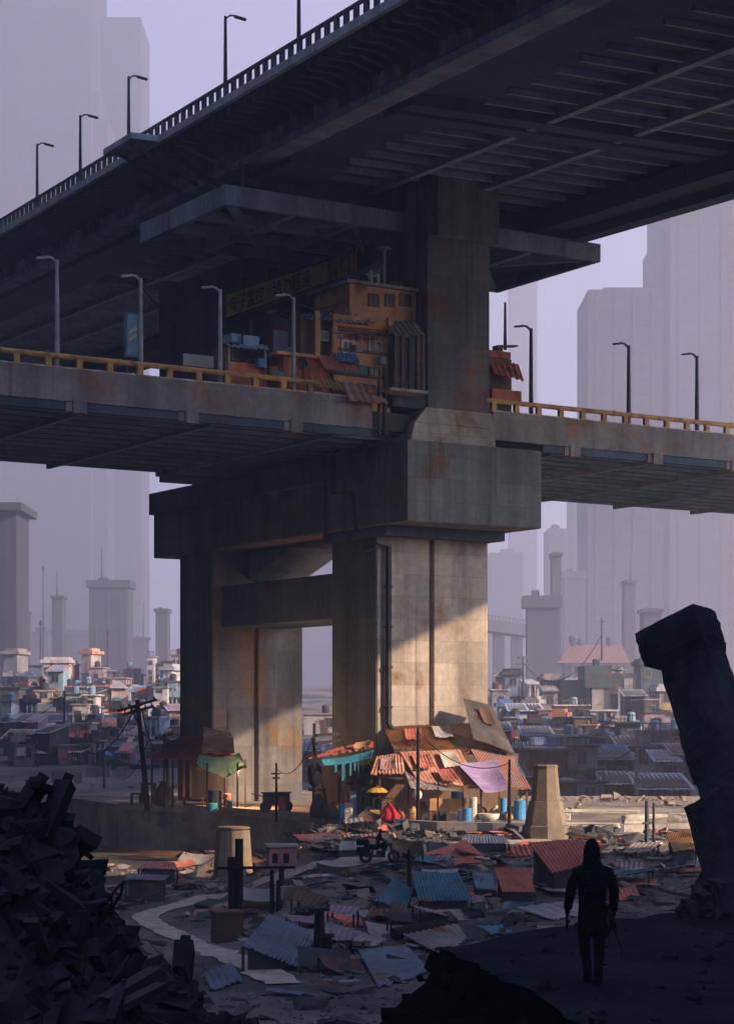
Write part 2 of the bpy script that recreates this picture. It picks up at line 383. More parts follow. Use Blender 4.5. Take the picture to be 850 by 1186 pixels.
# drain pipes running down the pier
def pipe(pts, r, lab=None):
    q = MB(); q.tube(pts, r, 8)
    for a, c in zip(pts[:-1], pts[1:]):
        L = (Vector(c)-Vector(a)).length
        for i in range(1, int(L/2.2)+1): 
            p = Vector(a).lerp(Vector(c), i*2.2/L) if i*2.2 < L else Vector(c)
            q.tube([p-(Vector(c)-Vector(a)).normalized()*0.06, p+(Vector(c)-Vector(a)).normalized()*0.06], r*1.5, 8)
    q.build('drain_pipe', STEEL_D, pier)
s1 = s_of(449, -0.2); s2 = s_of(441, -0.25)
pipe([ST(-0.2, 0.8, 17.2), ST(-0.2, -0.25, 17.3), ST(s1, -0.28, 17.3), ST(s1, -0.28, 7.6), ST(s1+0.5, -0.28, 7.0)], 0.17)
t1, t2 = t_of(387, -1.1), t_of(405, -1.05)
pipe([ST(-1.15, t1, 24.2), ST(-1.15, t1, 20.4), ST(-1.15, t1-2.0, 20.3), ST(-0.9, t1-2.0, 18.2)], 0.12)
pipe([ST(-1.1, t1+0.9, 23.6), ST(-1.1, t1+0.9, 18.0)], 0.11)
pipe([ST(-0.9, t2-1.4, 23.4), ST(-0.9, t2-1.4, 21.8)], 0.10)

# ------------------------------------------------------------------ the upper viaduct
upper = thing('highway_viaduct', 'upper dark highway viaduct climbing overhead with balustrade and deep ribbed soffit', 'viaduct', UD(0, 0, 0))
K0, K1 = -48, 135
q = MB(); q.bx(UD, K0, K1, -2.7, 22.5, 1.95, 2.3); q.build('deck', ASPH, upper)
q = MB(); q.bx(UD, K0, K1, -2.95, -2.25, 2.0, 2.42); q.build('edge_ledge', LEDGE, upper, 0.03)
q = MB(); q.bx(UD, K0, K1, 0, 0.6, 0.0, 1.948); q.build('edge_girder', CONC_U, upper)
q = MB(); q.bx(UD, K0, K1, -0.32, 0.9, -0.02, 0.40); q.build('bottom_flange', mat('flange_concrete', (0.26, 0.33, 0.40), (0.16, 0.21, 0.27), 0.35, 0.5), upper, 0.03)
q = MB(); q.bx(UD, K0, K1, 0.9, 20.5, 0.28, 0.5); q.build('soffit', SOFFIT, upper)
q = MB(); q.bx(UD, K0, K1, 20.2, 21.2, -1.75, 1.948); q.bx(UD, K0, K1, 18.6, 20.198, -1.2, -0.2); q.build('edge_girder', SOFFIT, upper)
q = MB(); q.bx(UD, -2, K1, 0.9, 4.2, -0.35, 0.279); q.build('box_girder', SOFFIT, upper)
f = None
for i in range(-40, 64):
    k = i*1.1
    if f is None:
        q = MB(); q.hexa([UD(k-0.14, -0.1, 1.15), UD(k+0.14, -0.1, 1.15), UD(k+0.14, 0, 1.15), UD(k-0.14, 0, 1.15), UD(k-0.14, -2.6, 1.92), UD(k+0.14, -2.6, 1.92), UD(k+0.14, 0, 1.95), UD(k-0.14, 0, 1.95)])
        q.bx(UD, k-0.14, k+0.14, -2.6, -1.6, 1.55, 1.9)
        f = q.build('bracket', SOFFIT, upper); k0 = k; continue
    if i < 60: rep(f, DD*(k-k0), upper)
f = None
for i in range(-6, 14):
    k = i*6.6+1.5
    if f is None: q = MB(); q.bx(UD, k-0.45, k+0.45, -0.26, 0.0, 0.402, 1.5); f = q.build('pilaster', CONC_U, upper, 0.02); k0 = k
    else: rep(f, DD*(k-k0), upper)
f = None     # pale recessed panels between the pilasters
for i in range(-6, 13):
    k = i*6.6+4.8
    if f is None: q = MB(); q.bx(UD, k-1.4, k+1.4, -0.05, 0.02, 0.62, 1.28); f = q.build('web_panel', mat('pale_web_panel', (0.42, 0.41, 0.41), (0.22, 0.23, 0.23), 0.6, 0.6), upper); k0 = k
    else: rep(f, DD*(k-k0), upper)
# balustrade
q = MB(); q.bx(UD, K0, K1, -2.74, -2.58, 3.12, 3.26); q.bx(UD, K0, K1, -2.71, -2.61, 2.5, 2.56)
q.build('handrail', RAIL, upper)
f = None
for i in range(-34, 62):
    k = i*1.02
    if f is None: q = MB(); q.bx(UD, k-0.13, k+0.13, -2.76, -2.56, 2.42, 3.118); f = q.build('baluster', RAIL, upper); k0 = k
    else: rep(f, DD*(k-k0), upper)
# little railed balcony that hangs out over the edge
k = 9.6
q = MB(); q.bx(UD, k-2.4, k+2.4, -4.5, -2.96, 2.05, 2.40); q.build('balcony', LEDGE, upper, 0.03)
for kk in (k-1.3, k+1.2):
    q = MB(); q.beam(UD(kk, -4.2, 2.05), UD(kk-0.4, -0.4, 0.1), 0.15, 0.15); q.build('strut', STEEL_D, upper)
# soffit ribs and cross girders
f = None
for i in range(-30, 52):
    k = i*2.05
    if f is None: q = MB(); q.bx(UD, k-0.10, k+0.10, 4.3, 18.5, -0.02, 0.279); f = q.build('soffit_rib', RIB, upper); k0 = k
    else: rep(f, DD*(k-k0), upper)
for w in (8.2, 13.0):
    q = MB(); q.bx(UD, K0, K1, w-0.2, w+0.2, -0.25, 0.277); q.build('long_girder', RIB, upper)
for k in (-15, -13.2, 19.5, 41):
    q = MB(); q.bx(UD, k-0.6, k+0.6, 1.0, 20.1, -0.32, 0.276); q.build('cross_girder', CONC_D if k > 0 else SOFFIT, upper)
# balustrade of the far side
q = MB(); q.bx(UD, K0, K1, 22.2, 22.5, 2.302, 3.3); q.build('far_parapet', CONC_D, upper)

# ------------------------------------------------------------------ unseen block added to cut the sun to a pool on the market
blk = thing('sun_blocker', 'unseen added block shaping the sunlight on the market ground', 'building', (63, 100, 0))
ZB = 38.6
BW = mat('sun_blocker_wall', (0.30, 0.29, 0.30), (0.22, 0.21, 0.22), 0.1, 0.4)
def wing(x0, x1, y0, y1, z0, nm):
    q = MB(); q.box(((x0+x1)/2, (y0+y1)/2, (z0+126)/2), (x1-x0, y1-y0, 126-z0)); q.build(nm, BW, blk)
wing(46, 54, 68.05, 129.95, ZB, 'sun_blocker_span'); wing(46, 50, -150, 68, 0, 'wing'); wing(54, 70, 130, 226, 0, 'wing')
# ------------------------------------------------------------------ paint and sheet-metal materials
def paint(key, c, c2=None, **k):
    k.setdefault('rust', RUST); k.setdefault('rust_amt', 0.25); k.setdefault('scale', 0.5); k.setdefault('streak', 0.4); k.setdefault('fine', 2.5)
    return mat(key, c, c2 or tuple(x*0.6 for x in c), **k)
P_TAN = paint('tan_plaster', (0.58, 0.31, 0.15), (0.36, 0.20, 0.11))
P_ORANGE = paint('orange_plaster', (0.74, 0.23, 0.09), (0.55, 0.17, 0.08))
P_RED = paint('red_sheet', (0.50, 0.14, 0.09), (0.32, 0.10, 0.075))
P_SALMON = paint('salmon_sheet', (0.62, 0.20, 0.15), (0.46, 0.14, 0.105))
P_BLUE = paint('blue_sheet', (0.085, 0.22, 0.42), (0.06, 0.14, 0.28))
P_TEAL = paint('teal_sheet', (0.07, 0.21, 0.27), (0.05, 0.13, 0.18))
P_PALEB = paint('pale_blue_sheet', (0.26, 0.37, 0.46), (0.16, 0.24, 0.32))
P_OCHRE = paint('ochre_sheet', (0.44, 0.30, 0.10), (0.27, 0.22, 0.11))
P_GREY = paint('grey_sheet', (0.34, 0.31, 0.30), (0.19, 0.175, 0.175))
P_WHITE = paint('white_plaster', (0.62, 0.58, 0.58), (0.40, 0.37, 0.38))
P_PINK = paint('pink_plaster', (0.45, 0.29, 0.30), (0.32, 0.21, 0.23))
P_GREEN = paint('mint_plaster', (0.30, 0.40, 0.34), (0.20, 0.28, 0.25))
P_PURPLE = paint('purple_sheet', (0.40, 0.29, 0.52), (0.30, 0.22, 0.40), rust_amt=0.05)
P_MAROON = paint('maroon_boards', (0.15, 0.06, 0.065), (0.09, 0.045, 0.05))
P_BRICK = paint('brick_red_sheet', (0.36, 0.10, 0.075), (0.22, 0.07, 0.06))
P_DARK = paint('dark_boards', (0.06, 0.062, 0.07), (0.035, 0.036, 0.042))
P_RUSTY = paint('rusty_sheet', (0.60, 0.29, 0.19), (0.36, 0.155, 0.095), rust_amt=0.3, rust=(0.62, 0.52, 0.46))
P_GOLD = paint('sun_bleached_rust', (0.58, 0.36, 0.18), (0.38, 0.21, 0.11), rust_amt=0.35)
P_BROWN = paint('brown_boards', (0.15, 0.09, 0.06), (0.085, 0.058, 0.045))
P_TARP = paint('green_tarp', (0.17, 0.42, 0.31), (0.34, 0.50, 0.41), rust_amt=0.0)
P_CYAN = paint('cyan_tarp', (0.07, 0.33, 0.42), (0.05, 0.22, 0.30), rust_amt=0.0)
P_STRIPE = paint('red_grey_striped_sheet', (0.45, 0.15, 0.10), (0.30, 0.24, 0.24), scale=1.6, rust_amt=0.1)
P_CONC = mat('house_concrete', (0.28, 0.26, 0.26), (0.18, 0.17, 0.175), 0.3, 0.45)
P_YEL = paint('yellow_cloth', (0.70, 0.42, 0.05), (0.5, 0.28, 0.04), rust_amt=0)
P_CRIM = paint('crimson_cloth', (0.60, 0.03, 0.05), (0.42, 0.02, 0.04), rust_amt=0)
P_BRIGHTB = paint('bright_blue_plastic', (0.10, 0.36, 0.66), (0.07, 0.26, 0.5), rust_amt=0)
P_CREAM = paint('cream_plastic', (0.68, 0.62, 0.54), (0.5, 0.44, 0.38), rust_amt=0)

# ------------------------------------------------------------------ street lamps on the two decks
def lamp_mb(base, h, arm, m, name, label, group, r=0.09, head=0.55, back=0.0):
    t = thing(name, label, 'street lamp', base, group)
    B = Vector(base)
    q = MB(); q.tube([B, B+UPZ*h*0.5, B+UPZ*h], [r*1.25, r*1.05, r*0.8], 8); q.build('pole', m, t)
    q = MB(); q.lathe(B, [(r*2.2, 0), (r*2.2, 0.12), (r*1.5, 0.2)], 10); q.build('base_plate', m, t)
    a = Vector(arm)
    q = MB(); q.tube([B+UPZ*(h-0.15), B+UPZ*(h+0.08)+a*0.35, B+UPZ*(h+0.1)+a*0.75], r*0.55, 6); q.build('arm', m, t)
    q = MB(); p = B+UPZ*(h+0.06)+a*0.7; q.beam(p, p+a.normalized()*head-UPZ*0.08, 0.2, 0.1); q.build('lamp_head', m, t)
    return t
LAMPS_L = [(66, 301, -2.75, 'tall pale street lamp nearest the left edge of the lower road'),
           (163, 322, -2.75, 'pale street lamp beside the tall blue light box on the lower road'),
           (255, 335, -2.75, 'pale street lamp just left of the yellow banner and the small blue stall'),
           (340, 344, -2.75, 'pale street lamp rising in front of the orange hut on the lower road')]
for u, v, t, lab in LAMPS_L:
    s = s_of(u, t); h = zs(v, s, t) - ZD
    lamp_mb(ST(s, t, ZD), h, AX*-0.75, POLE, 'street_lamp', lab, 'street lamps along the lower road', 0.11)
for u, v, t, lab in [(615, 380, 2.5, 'dark curved street lamp right of the red shack on the lower road'),
                     (728, 400, 2.5, 'dark street lamp in front of the pale broad tower, middle of three on the right'),
                     (807, 412, 2.5, 'dark street lamp farthest to the right on the lower road')]:
    s = s_of(u, t); h = zs(v, s, t) - ZD
    lamp_mb(ST(s, t, ZD), h, AX*-0.9, POLE_D, 'street_lamp', lab, 'street lamps along the lower road', 0.12)
def k_of(u, w):
    q = (u-CU)/F; P = L0+DW*w
    return (q*P.y - P.x)/(DD.x - q*DD.y)
for u, v, lab in [(346, -40, 'lamp on the highway edge cut off by the top of the picture'),
                  (261, 18, 'highway lamp standing beside the little hanging balcony'),
                  (149, 88, 'highway lamp in front of the pale notched tower'),
                  (93, 133, 'second smallest highway lamp, between two shorter stretches of balustrade'),
                  (43, 166, 'smallest and farthest highway lamp near the left edge')]:
    k = k_of(u, -2.2); b = UD(k, -2.2, 2.3); h = CAMZ + (CV-v)/F*b.y - b.z
    lamp_mb(b, h, DW*0.75, POLE_D, 'highway_lamp', lab, 'lamps along the upper highway', 0.09, 0.6)

# ------------------------------------------------------------------ yellow banner
def text_obj(body, origin, ex, ey, size, m, parent, name='lettering', ext=0.015):
    cu = bpy.data.curves.new(name, 'FONT'); cu.body = body; cu.size = size; cu.extrude = ext; cu.resolution_u = 3
    o = bpy.data.objects.new('tmp_text', cu); COL.objects.link(o)
    bpy.context.view_layer.update()
    me = bpy.data.meshes.new_from_object(o.evaluated_get(bpy.context.evaluated_depsgraph_get()))
    bpy.data.objects.remove(o); bpy.data.curves.remove(cu)
    ex = Vector(ex).normalized(); ey = Vector(ey).normalized(); ez = ex.cross(ey)
    M = Matrix((ex, ey, ez)).transposed(); o0 = ORI[parent.name]
    for v in me.vertices: v.co = M @ v.co + Vector(origin) - o0
    me.materials.clear(); me.materials.append(m); me.name = name
    r = bpy.data.objects.new(name, me); COL.objects.link(r); r.parent = parent; ORI[r.name] = o0
    return r
sb = 1.15
ban = thing('banner', 'long yellow road banner with dark Chinese characters hung on the pier wall', 'banner', ST(sb, 11.7, 33.1))
tl, tr = t_of(262, sb), t_of(415, sb)
zl0, zl1, zr0, zr1 = zs(369, sb, tl), zs(341, sb, tl), zs(315, sb, tr), zs(290, sb, tr)
BY = paint('banner_yellow', (0.78, 0.56, 0.08), (0.62, 0.44, 0.07), rust_amt=0.0)
q = MB(); q.hexa([ST(sb, tr, zr0), ST(sb+0.12, tr, zr0), ST(sb+0.12, tl, zl0), ST(sb, tl, zl0), ST(sb, tr, zr1), ST(sb+0.12, tr, zr1), ST(sb+0.12, tl, zl1), ST(sb, tl, zl1)])
q.build('panel', BY, ban)
q = MB()
for za, zb_ in ((zl0-0.07, zr0-0.07), (zl1-0.02, zr1-0.02)): q.beam(ST(sb-0.02, tl, za+0.05), ST(sb-0.02, tr, zb_+0.05), 0.12, 0.12)
for t, z0, z1 in ((tl+0.05, zl0, zl1), (tr-0.05, zr0, zr1)): q.beam(ST(sb-0.02, t, z0-0.08), ST(sb-0.02, t, z1+0.08), 0.12, 0.12)
q.build('frame', STEEL_D, ban)
INK = mat('banner_ink', (0.03, 0.028, 0.025), None, 0.8, 0.0, bump=0)
exv = ST(sb, tr, (zr0+zr1)/2) - ST(sb, tl, (zl0+zl1)/2); exv = exv.normalized()
zc = lambda t, f: (zl0+(zl1-zl0)*f)*(t-tr)/(tl-tr) + (zr0+(zr1-zr0)*f)*(tl-t)/(tl-tr)
for body, t, f, sz in (('电子监控', tl-0.5, 0.22, 1.12), ('请勿超速', tl-6.0, 0.22, 1.12), ('前方路段', tr+3.3, 0.56, 0.62), ('注意安全', tr+3.3, 0.12, 0.62)):
    text_obj(body, ST(sb-0.03, t, zc(t, f)), exv, UPZ, sz, INK, ban)
for t in (17.5, 14, 9.5, 5.5):
    q = MB(); q.beam(ST(sb+0.06, t, zc(t, 1.0)), ST(sb+0.06, t, zc(t, 1)+0.75), 0.08, 0.08); q.beam(ST(sb+0.06, t, zc(t, 1.0)+0.7), ST(1.76, t, zc(t, 1)+0.7), 0.08, 0.08); q.build('hanger', STEEL_D, ban)

# ------------------------------------------------------------------ light box and small board on the deck
t = -1.9; s = s_of(152, t); z0, z1 = zs(414, s, t), zs(362, s, t)
lb = thing('light_box', 'tall narrow blue advertising light box beside a lamp on the lower road', 'light box', ST(s, t, ZD))
q = MB(); q.bx(ST, s-0.38, s+0.38, t-0.12, t+0.12, z0, z1); q.build('housing', mat('lightbox_frame', (0.10, 0.15, 0.20), None, 0.8, 0.2), lb, 0.02)
GL = mat('lightbox_face', (0.16, 0.30, 0.42), (0.10, 0.20, 0.32), 1.5, 0.5, 0.4)
q = MB(); q.bx(ST, s-0.28, s+0.28, t-0.14, t-0.121, z0+0.12, z1-0.12); q.build('face', GL, lb)
q = MB()
for dz in (0.95, 1.3): q.beam(ST(s-0.2, t-0.15, z0+dz-0.12), ST(s+0.22, t-0.15, z0+dz+0.18), 0.02, 0.13)
q.build('sign_stripe', paint('cream_stripe', (0.6, 0.45, 0.30), rust_amt=0), lb)
q = MB()
for ds in (-0.25, 0.25): q.bx(ST, s+ds-0.05, s+ds+0.05, t-0.05, t+0.05, ZD, z0)
q.build('leg', STEEL_D, lb)
t = -2.7; s0, s1 = s_of(212, t), s_of(247, t)
bd = thing('road_board', 'small weathered wooden board on legs behind the yellow rail', 'board', ST((s0+s1)/2, t, ZD))
q = MB(); q.bx(ST, s0, s1, t-0.05, t+0.05, zs(423, s0, t), zs(409, s0, t)); q.build('panel', P_GREY, bd)
for s in (s0+0.5, s0+0.85, s1-0.25):
    q = MB(); q.bx(ST, s-0.05, s+0.05, t+0.052, t+0.15, ZD, zs(420, s, t)); q.build('leg', STEEL_D, bd)

# ------------------------------------------------------------------ shacks perched on the lower viaduct
def winp(parent, fn, a0, a1, c, z0, z1, m=None, out=-1):
    """framed window on a face at depth c; fn maps (a, depth, z)"""
    o = 0.07*out
    q = MB(); w = 0.09
    q.bx(fn, a0-w, a1+w, c+o, c, z1, z1+w); q.bx(fn, a0-w, a1+w, c+o*1.4, c, z0-w, z0)
    q.bx(fn, a0-w, a0, c+o, c, z0, z1); q.bx(fn, a1, a1+w, c+o, c, z0, z1)
    q.bx(fn, (a0+a1)/2-0.03, (a0+a1)/2+0.03, c+o*0.8, c, z0, z1)
    f = q.build('window', m or P_GREY, parent)
    q = MB(); q.bx(fn, a0, a1, c+o*0.3, c+o*0.05, z0, z1); q.build('pane', PANE, f)
    return f
def pxbox(u0, u1, vt, vb, t0, t1):
    s0, s1 = s_of(u0, t0), s_of(u1, t0)
    return s0, s1, zs(vb, (s0+s1)/2, t0), zs(vt, (s0+s1)/2, t0)
def px_sheet(pts, waves, m, parent=None, name='roof_sheet', amp=0.035, jag=0.06, thick=0.03, sag=0.0, loc=None):
    """pts: four (u, v, Y) corners BL BR FR FL"""
    q = MB(); q.sheet(*[W(*p) for p in pts], waves=waves, amp=amp, thick=thick, jag=jag, sag=sag)
    return q.build(name, m, parent)
def stp(u, v, t):       # photo point on the plane at depth t along the crosshead
    s = s_of(u, t); return ST(s, t, zs(v, s, t))
def st_sheet(pts, waves, m, parent, name='awning', **k):
    q = MB(); q.sheet(*[stp(*p) for p in pts], waves=waves, amp=k.get('amp', 0.04), thick=0.03, jag=k.get('jag', 0.05), sag=k.get('sag', 0))
    return q.build(name, m, parent)
# tall tan house
H = thing('shanty_house', 'tall tan shanty house against the big pier with a windowed cabin on its roof', 'shack', stp(400, 460, -2.6))
s0, s1, z0, z1 = pxbox(352, 452, 365, 470, -2.6, 1)
q = MB(); q.bx(ST, s_of(386, -2.6), s1, -2.6, 1.2, ZD, z1); q.build('wall', P_TAN, H)
q = MB(); q.bx(ST, s0, s_of(386, -2.6)-0.01, -2.3, 1.0, zs(412, s0, -2.6), z1-0.2); q.build('wall', P_BROWN, H)
for u in (368, 388, 452):
    s = s_of(u, -2.75); q = MB(); q.bx(ST, s-0.14, s+0.14, -2.78, -2.601, zs(452 if u == 452 else 412, s, -2.7), zs(360 if u < 380 else 368, s, -2.7)); q.build('post', P_TAN, H)
for v in (384, 390, 412, 440):   # floor bands
    s = s_of(388, -2.7); q = MB(); q.bx(ST, s, s1+0.1, -2.72, -2.602, zs(v+2, 0, -2.6), zs(v-1, 0, -2.6)); q.build('floor_band', P_BROWN if v != 384 else P_ORANGE, H)
for (u0, u1, v0, v1, m) in ((397, 408, 396, 408, P_WHITE), (428, 440, 396, 408, P_WHITE), (428, 438, 427, 436, P_BROWN), (372, 378, 385, 393, P_GREY), (392, 424, 373, 381, P_BROWN)):
    a0, a1, b0, b1 = pxbox(u0, u1, v0, v1, -2.6, 0); winp(H, ST, a0, a1, -2.603, b0, b1, m)
s0, s1, z0, z1 = pxbox(405, 482, 333, 368, -2.2, 1)
q = MB(); q.bx(ST, s0, s1-0.02, -2.2, 1.4, zs(372, s0, -2.2), z1-0.02); q.build('roof_cabin', P_TAN, H)
q = MB(); q.bx(ST, s0-0.3, s1+0.25, -2.45, 1.6, z1, z1+0.16); q.build('cabin_roof', P_GREY, H)
for (u0, u1) in ((428, 437), (447, 455), (464, 474)):
    a0, a1, b0, b1 = pxbox(u0, u1, 342, 353, -2.2, 0); winp(H, ST, a0, a1, -2.203, b0, b1, P_BROWN)
st_sheet([(350, 363, -0.5), (384, 364, -0.5), (392, 370, -2.9), (356, 369, -2.9)], 5, P_BLUE, H, 'roof_sheet')
st_sheet([(381, 362, -0.8), (424, 364, -0.8), (434, 374, -3.1), (392, 372, -3.1)], 7, P_WHITE, H, 'roof_sheet')
st_sheet([(367, 411, -2.65), (410, 414, -2.65), (419, 430, -3.9), (377, 427, -3.9)], 9, P_SALMON, H)
st_sheet([(387, 407, -2.65), (412, 409, -2.65), (417, 420, -3.6), (391, 417, -3.6)], 6, P_BLUE, H)
st_sheet([(359, 436, -2.65), (392, 440, -2.65), (399, 451, -3.8), (366, 447, -3.8)], 6, P_OCHRE, H)
st_sheet([(396, 442, -2.65), (440, 446, -2.65), (450, 467, -4.0), (405, 464, -4.0)], 5, P_STRIPE, H)
q = MB(); s = s_of(398, -2.62); q.bx(ST, s_of(380, -2.62), s_of(424, -2.62), -2.68, -2.604, zs(440, 0, -2.6), zs(428, 0, -2.6)); q.build('wall_panel', P_TEAL, H)
# dark shed wrapped round the pier corner
D = thing('lean_to', 'dark blue board lean-to clinging to the pier beside the tan shanty house', 'shack', stp(470, 460, -3.0))
sa = s_of(455, -3.2); sb2 = sA-0.05
q = MB(); q.bx(ST, sa, sb2, -3.2, 1.4, 24.5, zs(386, sa, -3.2)); q.build('wall', paint('blue_black_boards', (0.055, 0.075, 0.10), (0.035, 0.045, 0.06)), D)
for u in (458, 466, 475, 484, 490):
    s = s_of(u, -3.25); q = MB(); q.bx(ST, s-0.09, s+0.09, -3.3, -3.202, zs(455, s, -3.2), zs(388, s, -3.2)); q.build('plank', P_DARK if u % 2 else P_BROWN, D)
st_sheet([(446, 372, -2.0), (478, 369, -2.0), (487, 379, -3.6), (452, 382, -3.6)], 6, P_GREY, D, 'roof_sheet')
st_sheet([(451, 380, -2.8), (483, 377, -2.8), (495, 389, -4.4), (459, 391, -4.4)], 6, P_GREY, D, 'roof_sheet', jag=0.25)
q = MB(); q.bx(ST, s_of(452, -4.6), s_of(496, -4.6), -4.6, -3.2, zs(457, 0, -4), zs(454, 0, -4)); q.build('ledge', P_GREY, D)
q = MB(); s = s_of(447, -3.6); q.tube([ST(s, -3.5, 22.9), ST(s, -3.5, zs(425, s, -3.5))], 0.12); s = s_of(440, -3.6); q.tube([ST(s, -3.5, 22.9), ST(s, -3.5, zs(440, s, -3.5))], 0.08); q.build('prop', STEEL_D, D)
# orange hut
O = thing('orange_hut', 'low orange-red hut with tan flat roof and one round window behind the yellow rail', 'shack', stp(365, 450, -2.2))
s0, s1, z0, z1 = pxbox(329, 384, 415, 450, -2.4, 1)
q = MB(); q.bx(ST, s0, s1, -2.4, 0.6, ZD, z1); q.build('wall', P_ORANGE, O)
q = MB(); q.bx(ST, s0-0.6, s1-0.2, -2.75, 0.8, z1, z1+0.17); q.build('roof', P_TAN, O)
q = MB(); c = stp(350, 421, -2.43); q.tube([c, c+BX*0.02], 0.34, 8); q.build('window', P_DARK, O)
q = MB(); q.bx(ST, s0+0.2, s_of(366, -1), -1.0, -0.9, z1+0.17, zs(397, 0, -1)); q.bx(ST, s_of(359, -1.2), s_of(363, -1.2), -1.3, -1.001, z1+0.171, zs(388, 0, -1)); q.build('roof_parapet', P_GREY, O)
# stall with the blue roof
K = thing('roadside_stall', 'small stall with pale blue roof and orange counter behind the yellow rail', 'stall', stp(285, 440, -2.4))
s0, s1, z0, z1 = pxbox(264, 308, 402, 425, -2.4, 1)
q = MB(); q.bx(ST, s0, s1, -2.4, -2.1, ZD, zs(418, s0, -2.4)); q.build('counter', P_ORANGE, K)
q = MB(); q.bx(ST, s0, s1, -0.3, -0.2, ZD, z1); q.bx(ST, s0, s0+0.1, -2.0, -0.301, ZD, z1); q.build('wall', P_BROWN, K)
st_sheet([(262, 396, 0), (308, 399, 0), (312, 404, -2.9), (264, 401, -2.9)], 7, P_PALEB, K, 'roof_sheet')
for u in (265, 307):
    s = s_of(u, -2.5); q = MB(); q.bx(ST, s-0.06, s+0.06, -2.56, -2.44, ZD, zs(400, s, -2.5)); q.build('post', P_GREY, K)
q = MB(); q.bx(ST, s_of(281, -1.6), s_of(299, -1.6), -1.7, -1.6, zs(424, 0, -1.6), zs(408, 0, -1.6)); q.build('display_board', P_PALEB, K)
a0, a1, b0, b1 = pxbox(270, 276, 406, 416, -0.31, 0); winp(K, ST, a0, a1, -0.31, b0, b1, P_PALEB)
# roof-top gear
t = -1.2; s = s_of(445, t); b0 = ST(s, t, zs(334, s, t))
M_ = thing('mast', 'thin pale mast with a flat cap on the roof of the tan shanty house', 'mast', b0)
q = MB(); q.tube([b0, ST(s, t, zs(289, s, t))], 0.09); q.build('pole', POLE, M_); q = MB(); p = ST(s, t, zs(289, s, t)); q.lathe(p, [(0.1, 0), (0.42, 0.05), (0.42, 0.1), (0.1, 0.15)], 10); q.build('cap', POLE, M_)
q = MB(); q.sheet(stp(396, 322, 0.6), stp(443, 300, -1.1), stp(443, 317, -1.1), stp(402, 336, 0.6), sag=0.5, thick=0.015, nv=6)
tag(q.build('net', paint('pale_net', (0.16, 0.18, 0.20), (0.10, 0.115, 0.13), rust_amt=0)), 'ragged pale netting slung from the roof mast beneath the yellow banner', 'net')
q = MB(); a = stp(429, 334, -1.4); q.tube([a, a+UPZ*0.5, a+UPZ*1.0], [0.13, 0.16, 0.1]); q.beam(a+UPZ*0.75-AX*0.3, a+UPZ*0.7+AX*0.45, 0.1, 0.1); q.tube([a+AX*0.5, a+AX*0.5+UPZ*0.85], 0.09)
tag(q.build('roof_vent', POLE), 'stubby pale vent pipes beside the mast on the cabin roof', 'vent')
for (u, v0, v1, lab) in ((401, 365, 282, 'long dark cable pole passing in front of the right end of the yellow banner'),):
    q = MB(); q.tube([stp(u, v0, -1.2), stp(u, v1, -1.2)], 0.06); q.tube([stp(u-1, 366, -1.2), stp(u-1, 338, -1.2)], 0.2); tag(q.build('cable_pole', STEEL_D), lab, 'pole')
A_ = thing('aerial_frame', 'black tripod aerial frame standing behind the blue roofed stall', 'aerial', stp(312, 404, 0.2))
for a, c in (((320, 406), (318, 358)), ((296, 398), (319, 362)), ((324, 406), (323, 378)), ((308, 402), (316, 385)), ((308, 362), (322, 359)), ((291, 395), (290, 370))):
    q = MB(); q.beam(stp(*a, 0.2), stp(*c, 0.2), 0.14, 0.14); q.build('strut', STEEL_D, A_)
# the red shack right of the pier
R = thing('red_shack', 'small rust red shack with a tilted awning right of the pier behind the yellow rail', 'shack', stp(585, 465, -1.4))
s0, s1, z0, z1 = pxbox(560, 599, 415, 470, -1.4, 1)
q = MB(); q.bx(ST, s0, s1-0.4, -1.4, 1.4, ZD, z1); q.build('wall', P_BROWN, R)
q = MB(); q.bx(ST, s0, s1-0.6, -1.6, 1.6, z1, zs(405, s0, -1.4)); q.build('roof_box', P_RED, R)
st_sheet([(566, 419, -1.3), (600, 421, -1.3), (607, 441, -2.6), (572, 432, -2.6)], 5, P_RED, R)
q = MB(); q.bx(ST, s0, s1-0.3, -2.2, -1.401, zs(463, s0, -2), zs(450, s0, -2)); q.build('counter', P_RED, R)
q = MB(); q.tube([stp(585, 405, -0.5), stp(585, 350, -0.5)], [0.1, 0.06]); q.beam(stp(573, 401, -0.5), stp(597, 401, -0.5), 0.5, 0.08); q.bx(ST, s_of(574, -.6), s_of(580, -.6), -0.8, -0.3, zs(405, s0, -1.4), zs(398, s0, -.6)); q.build('aerial', P_BROWN, R)

# ------------------------------------------------------------------ market platform at the feet of the pier
PZ = 2.6
pts = [W(138, 932, 123), W(250, 935, 118), W(400, 948, 106.5), (3.5, 100.5, 0), (12.5, 98.0, 0), (32, 108, 0), (60, 122, 0), (60, 136, 0), (10, 136, 0), (-12, 152, 0), (-22, 138, 0)]
pts = [Vector((p[0], p[1], 0)) for p in pts]
def poly_slab(pts, z0, z1):
    q = MB(); n = len(pts)
    q.add([Vector((p.x, p.y, z0)) for p in pts]+[Vector((p.x, p.y, z1)) for p in pts], [tuple(range(n-1, -1, -1)), tuple(range(n, 2*n))]+[(i, (i+1) % n, n+(i+1) % n, n+i) for i in range(n)])
    return q
PLAT = mat('platform_concrete', (0.42, 0.355, 0.30), (0.16, 0.14, 0.13), 0.25, 0.4, rust=(0.10, 0.14, 0.17), rust_amt=0.3, contrast=1.4)
kind(poly_slab(pts, -0.8, PZ).build('terrace', PLAT, loc=(0, 0, 0)), 'structure')
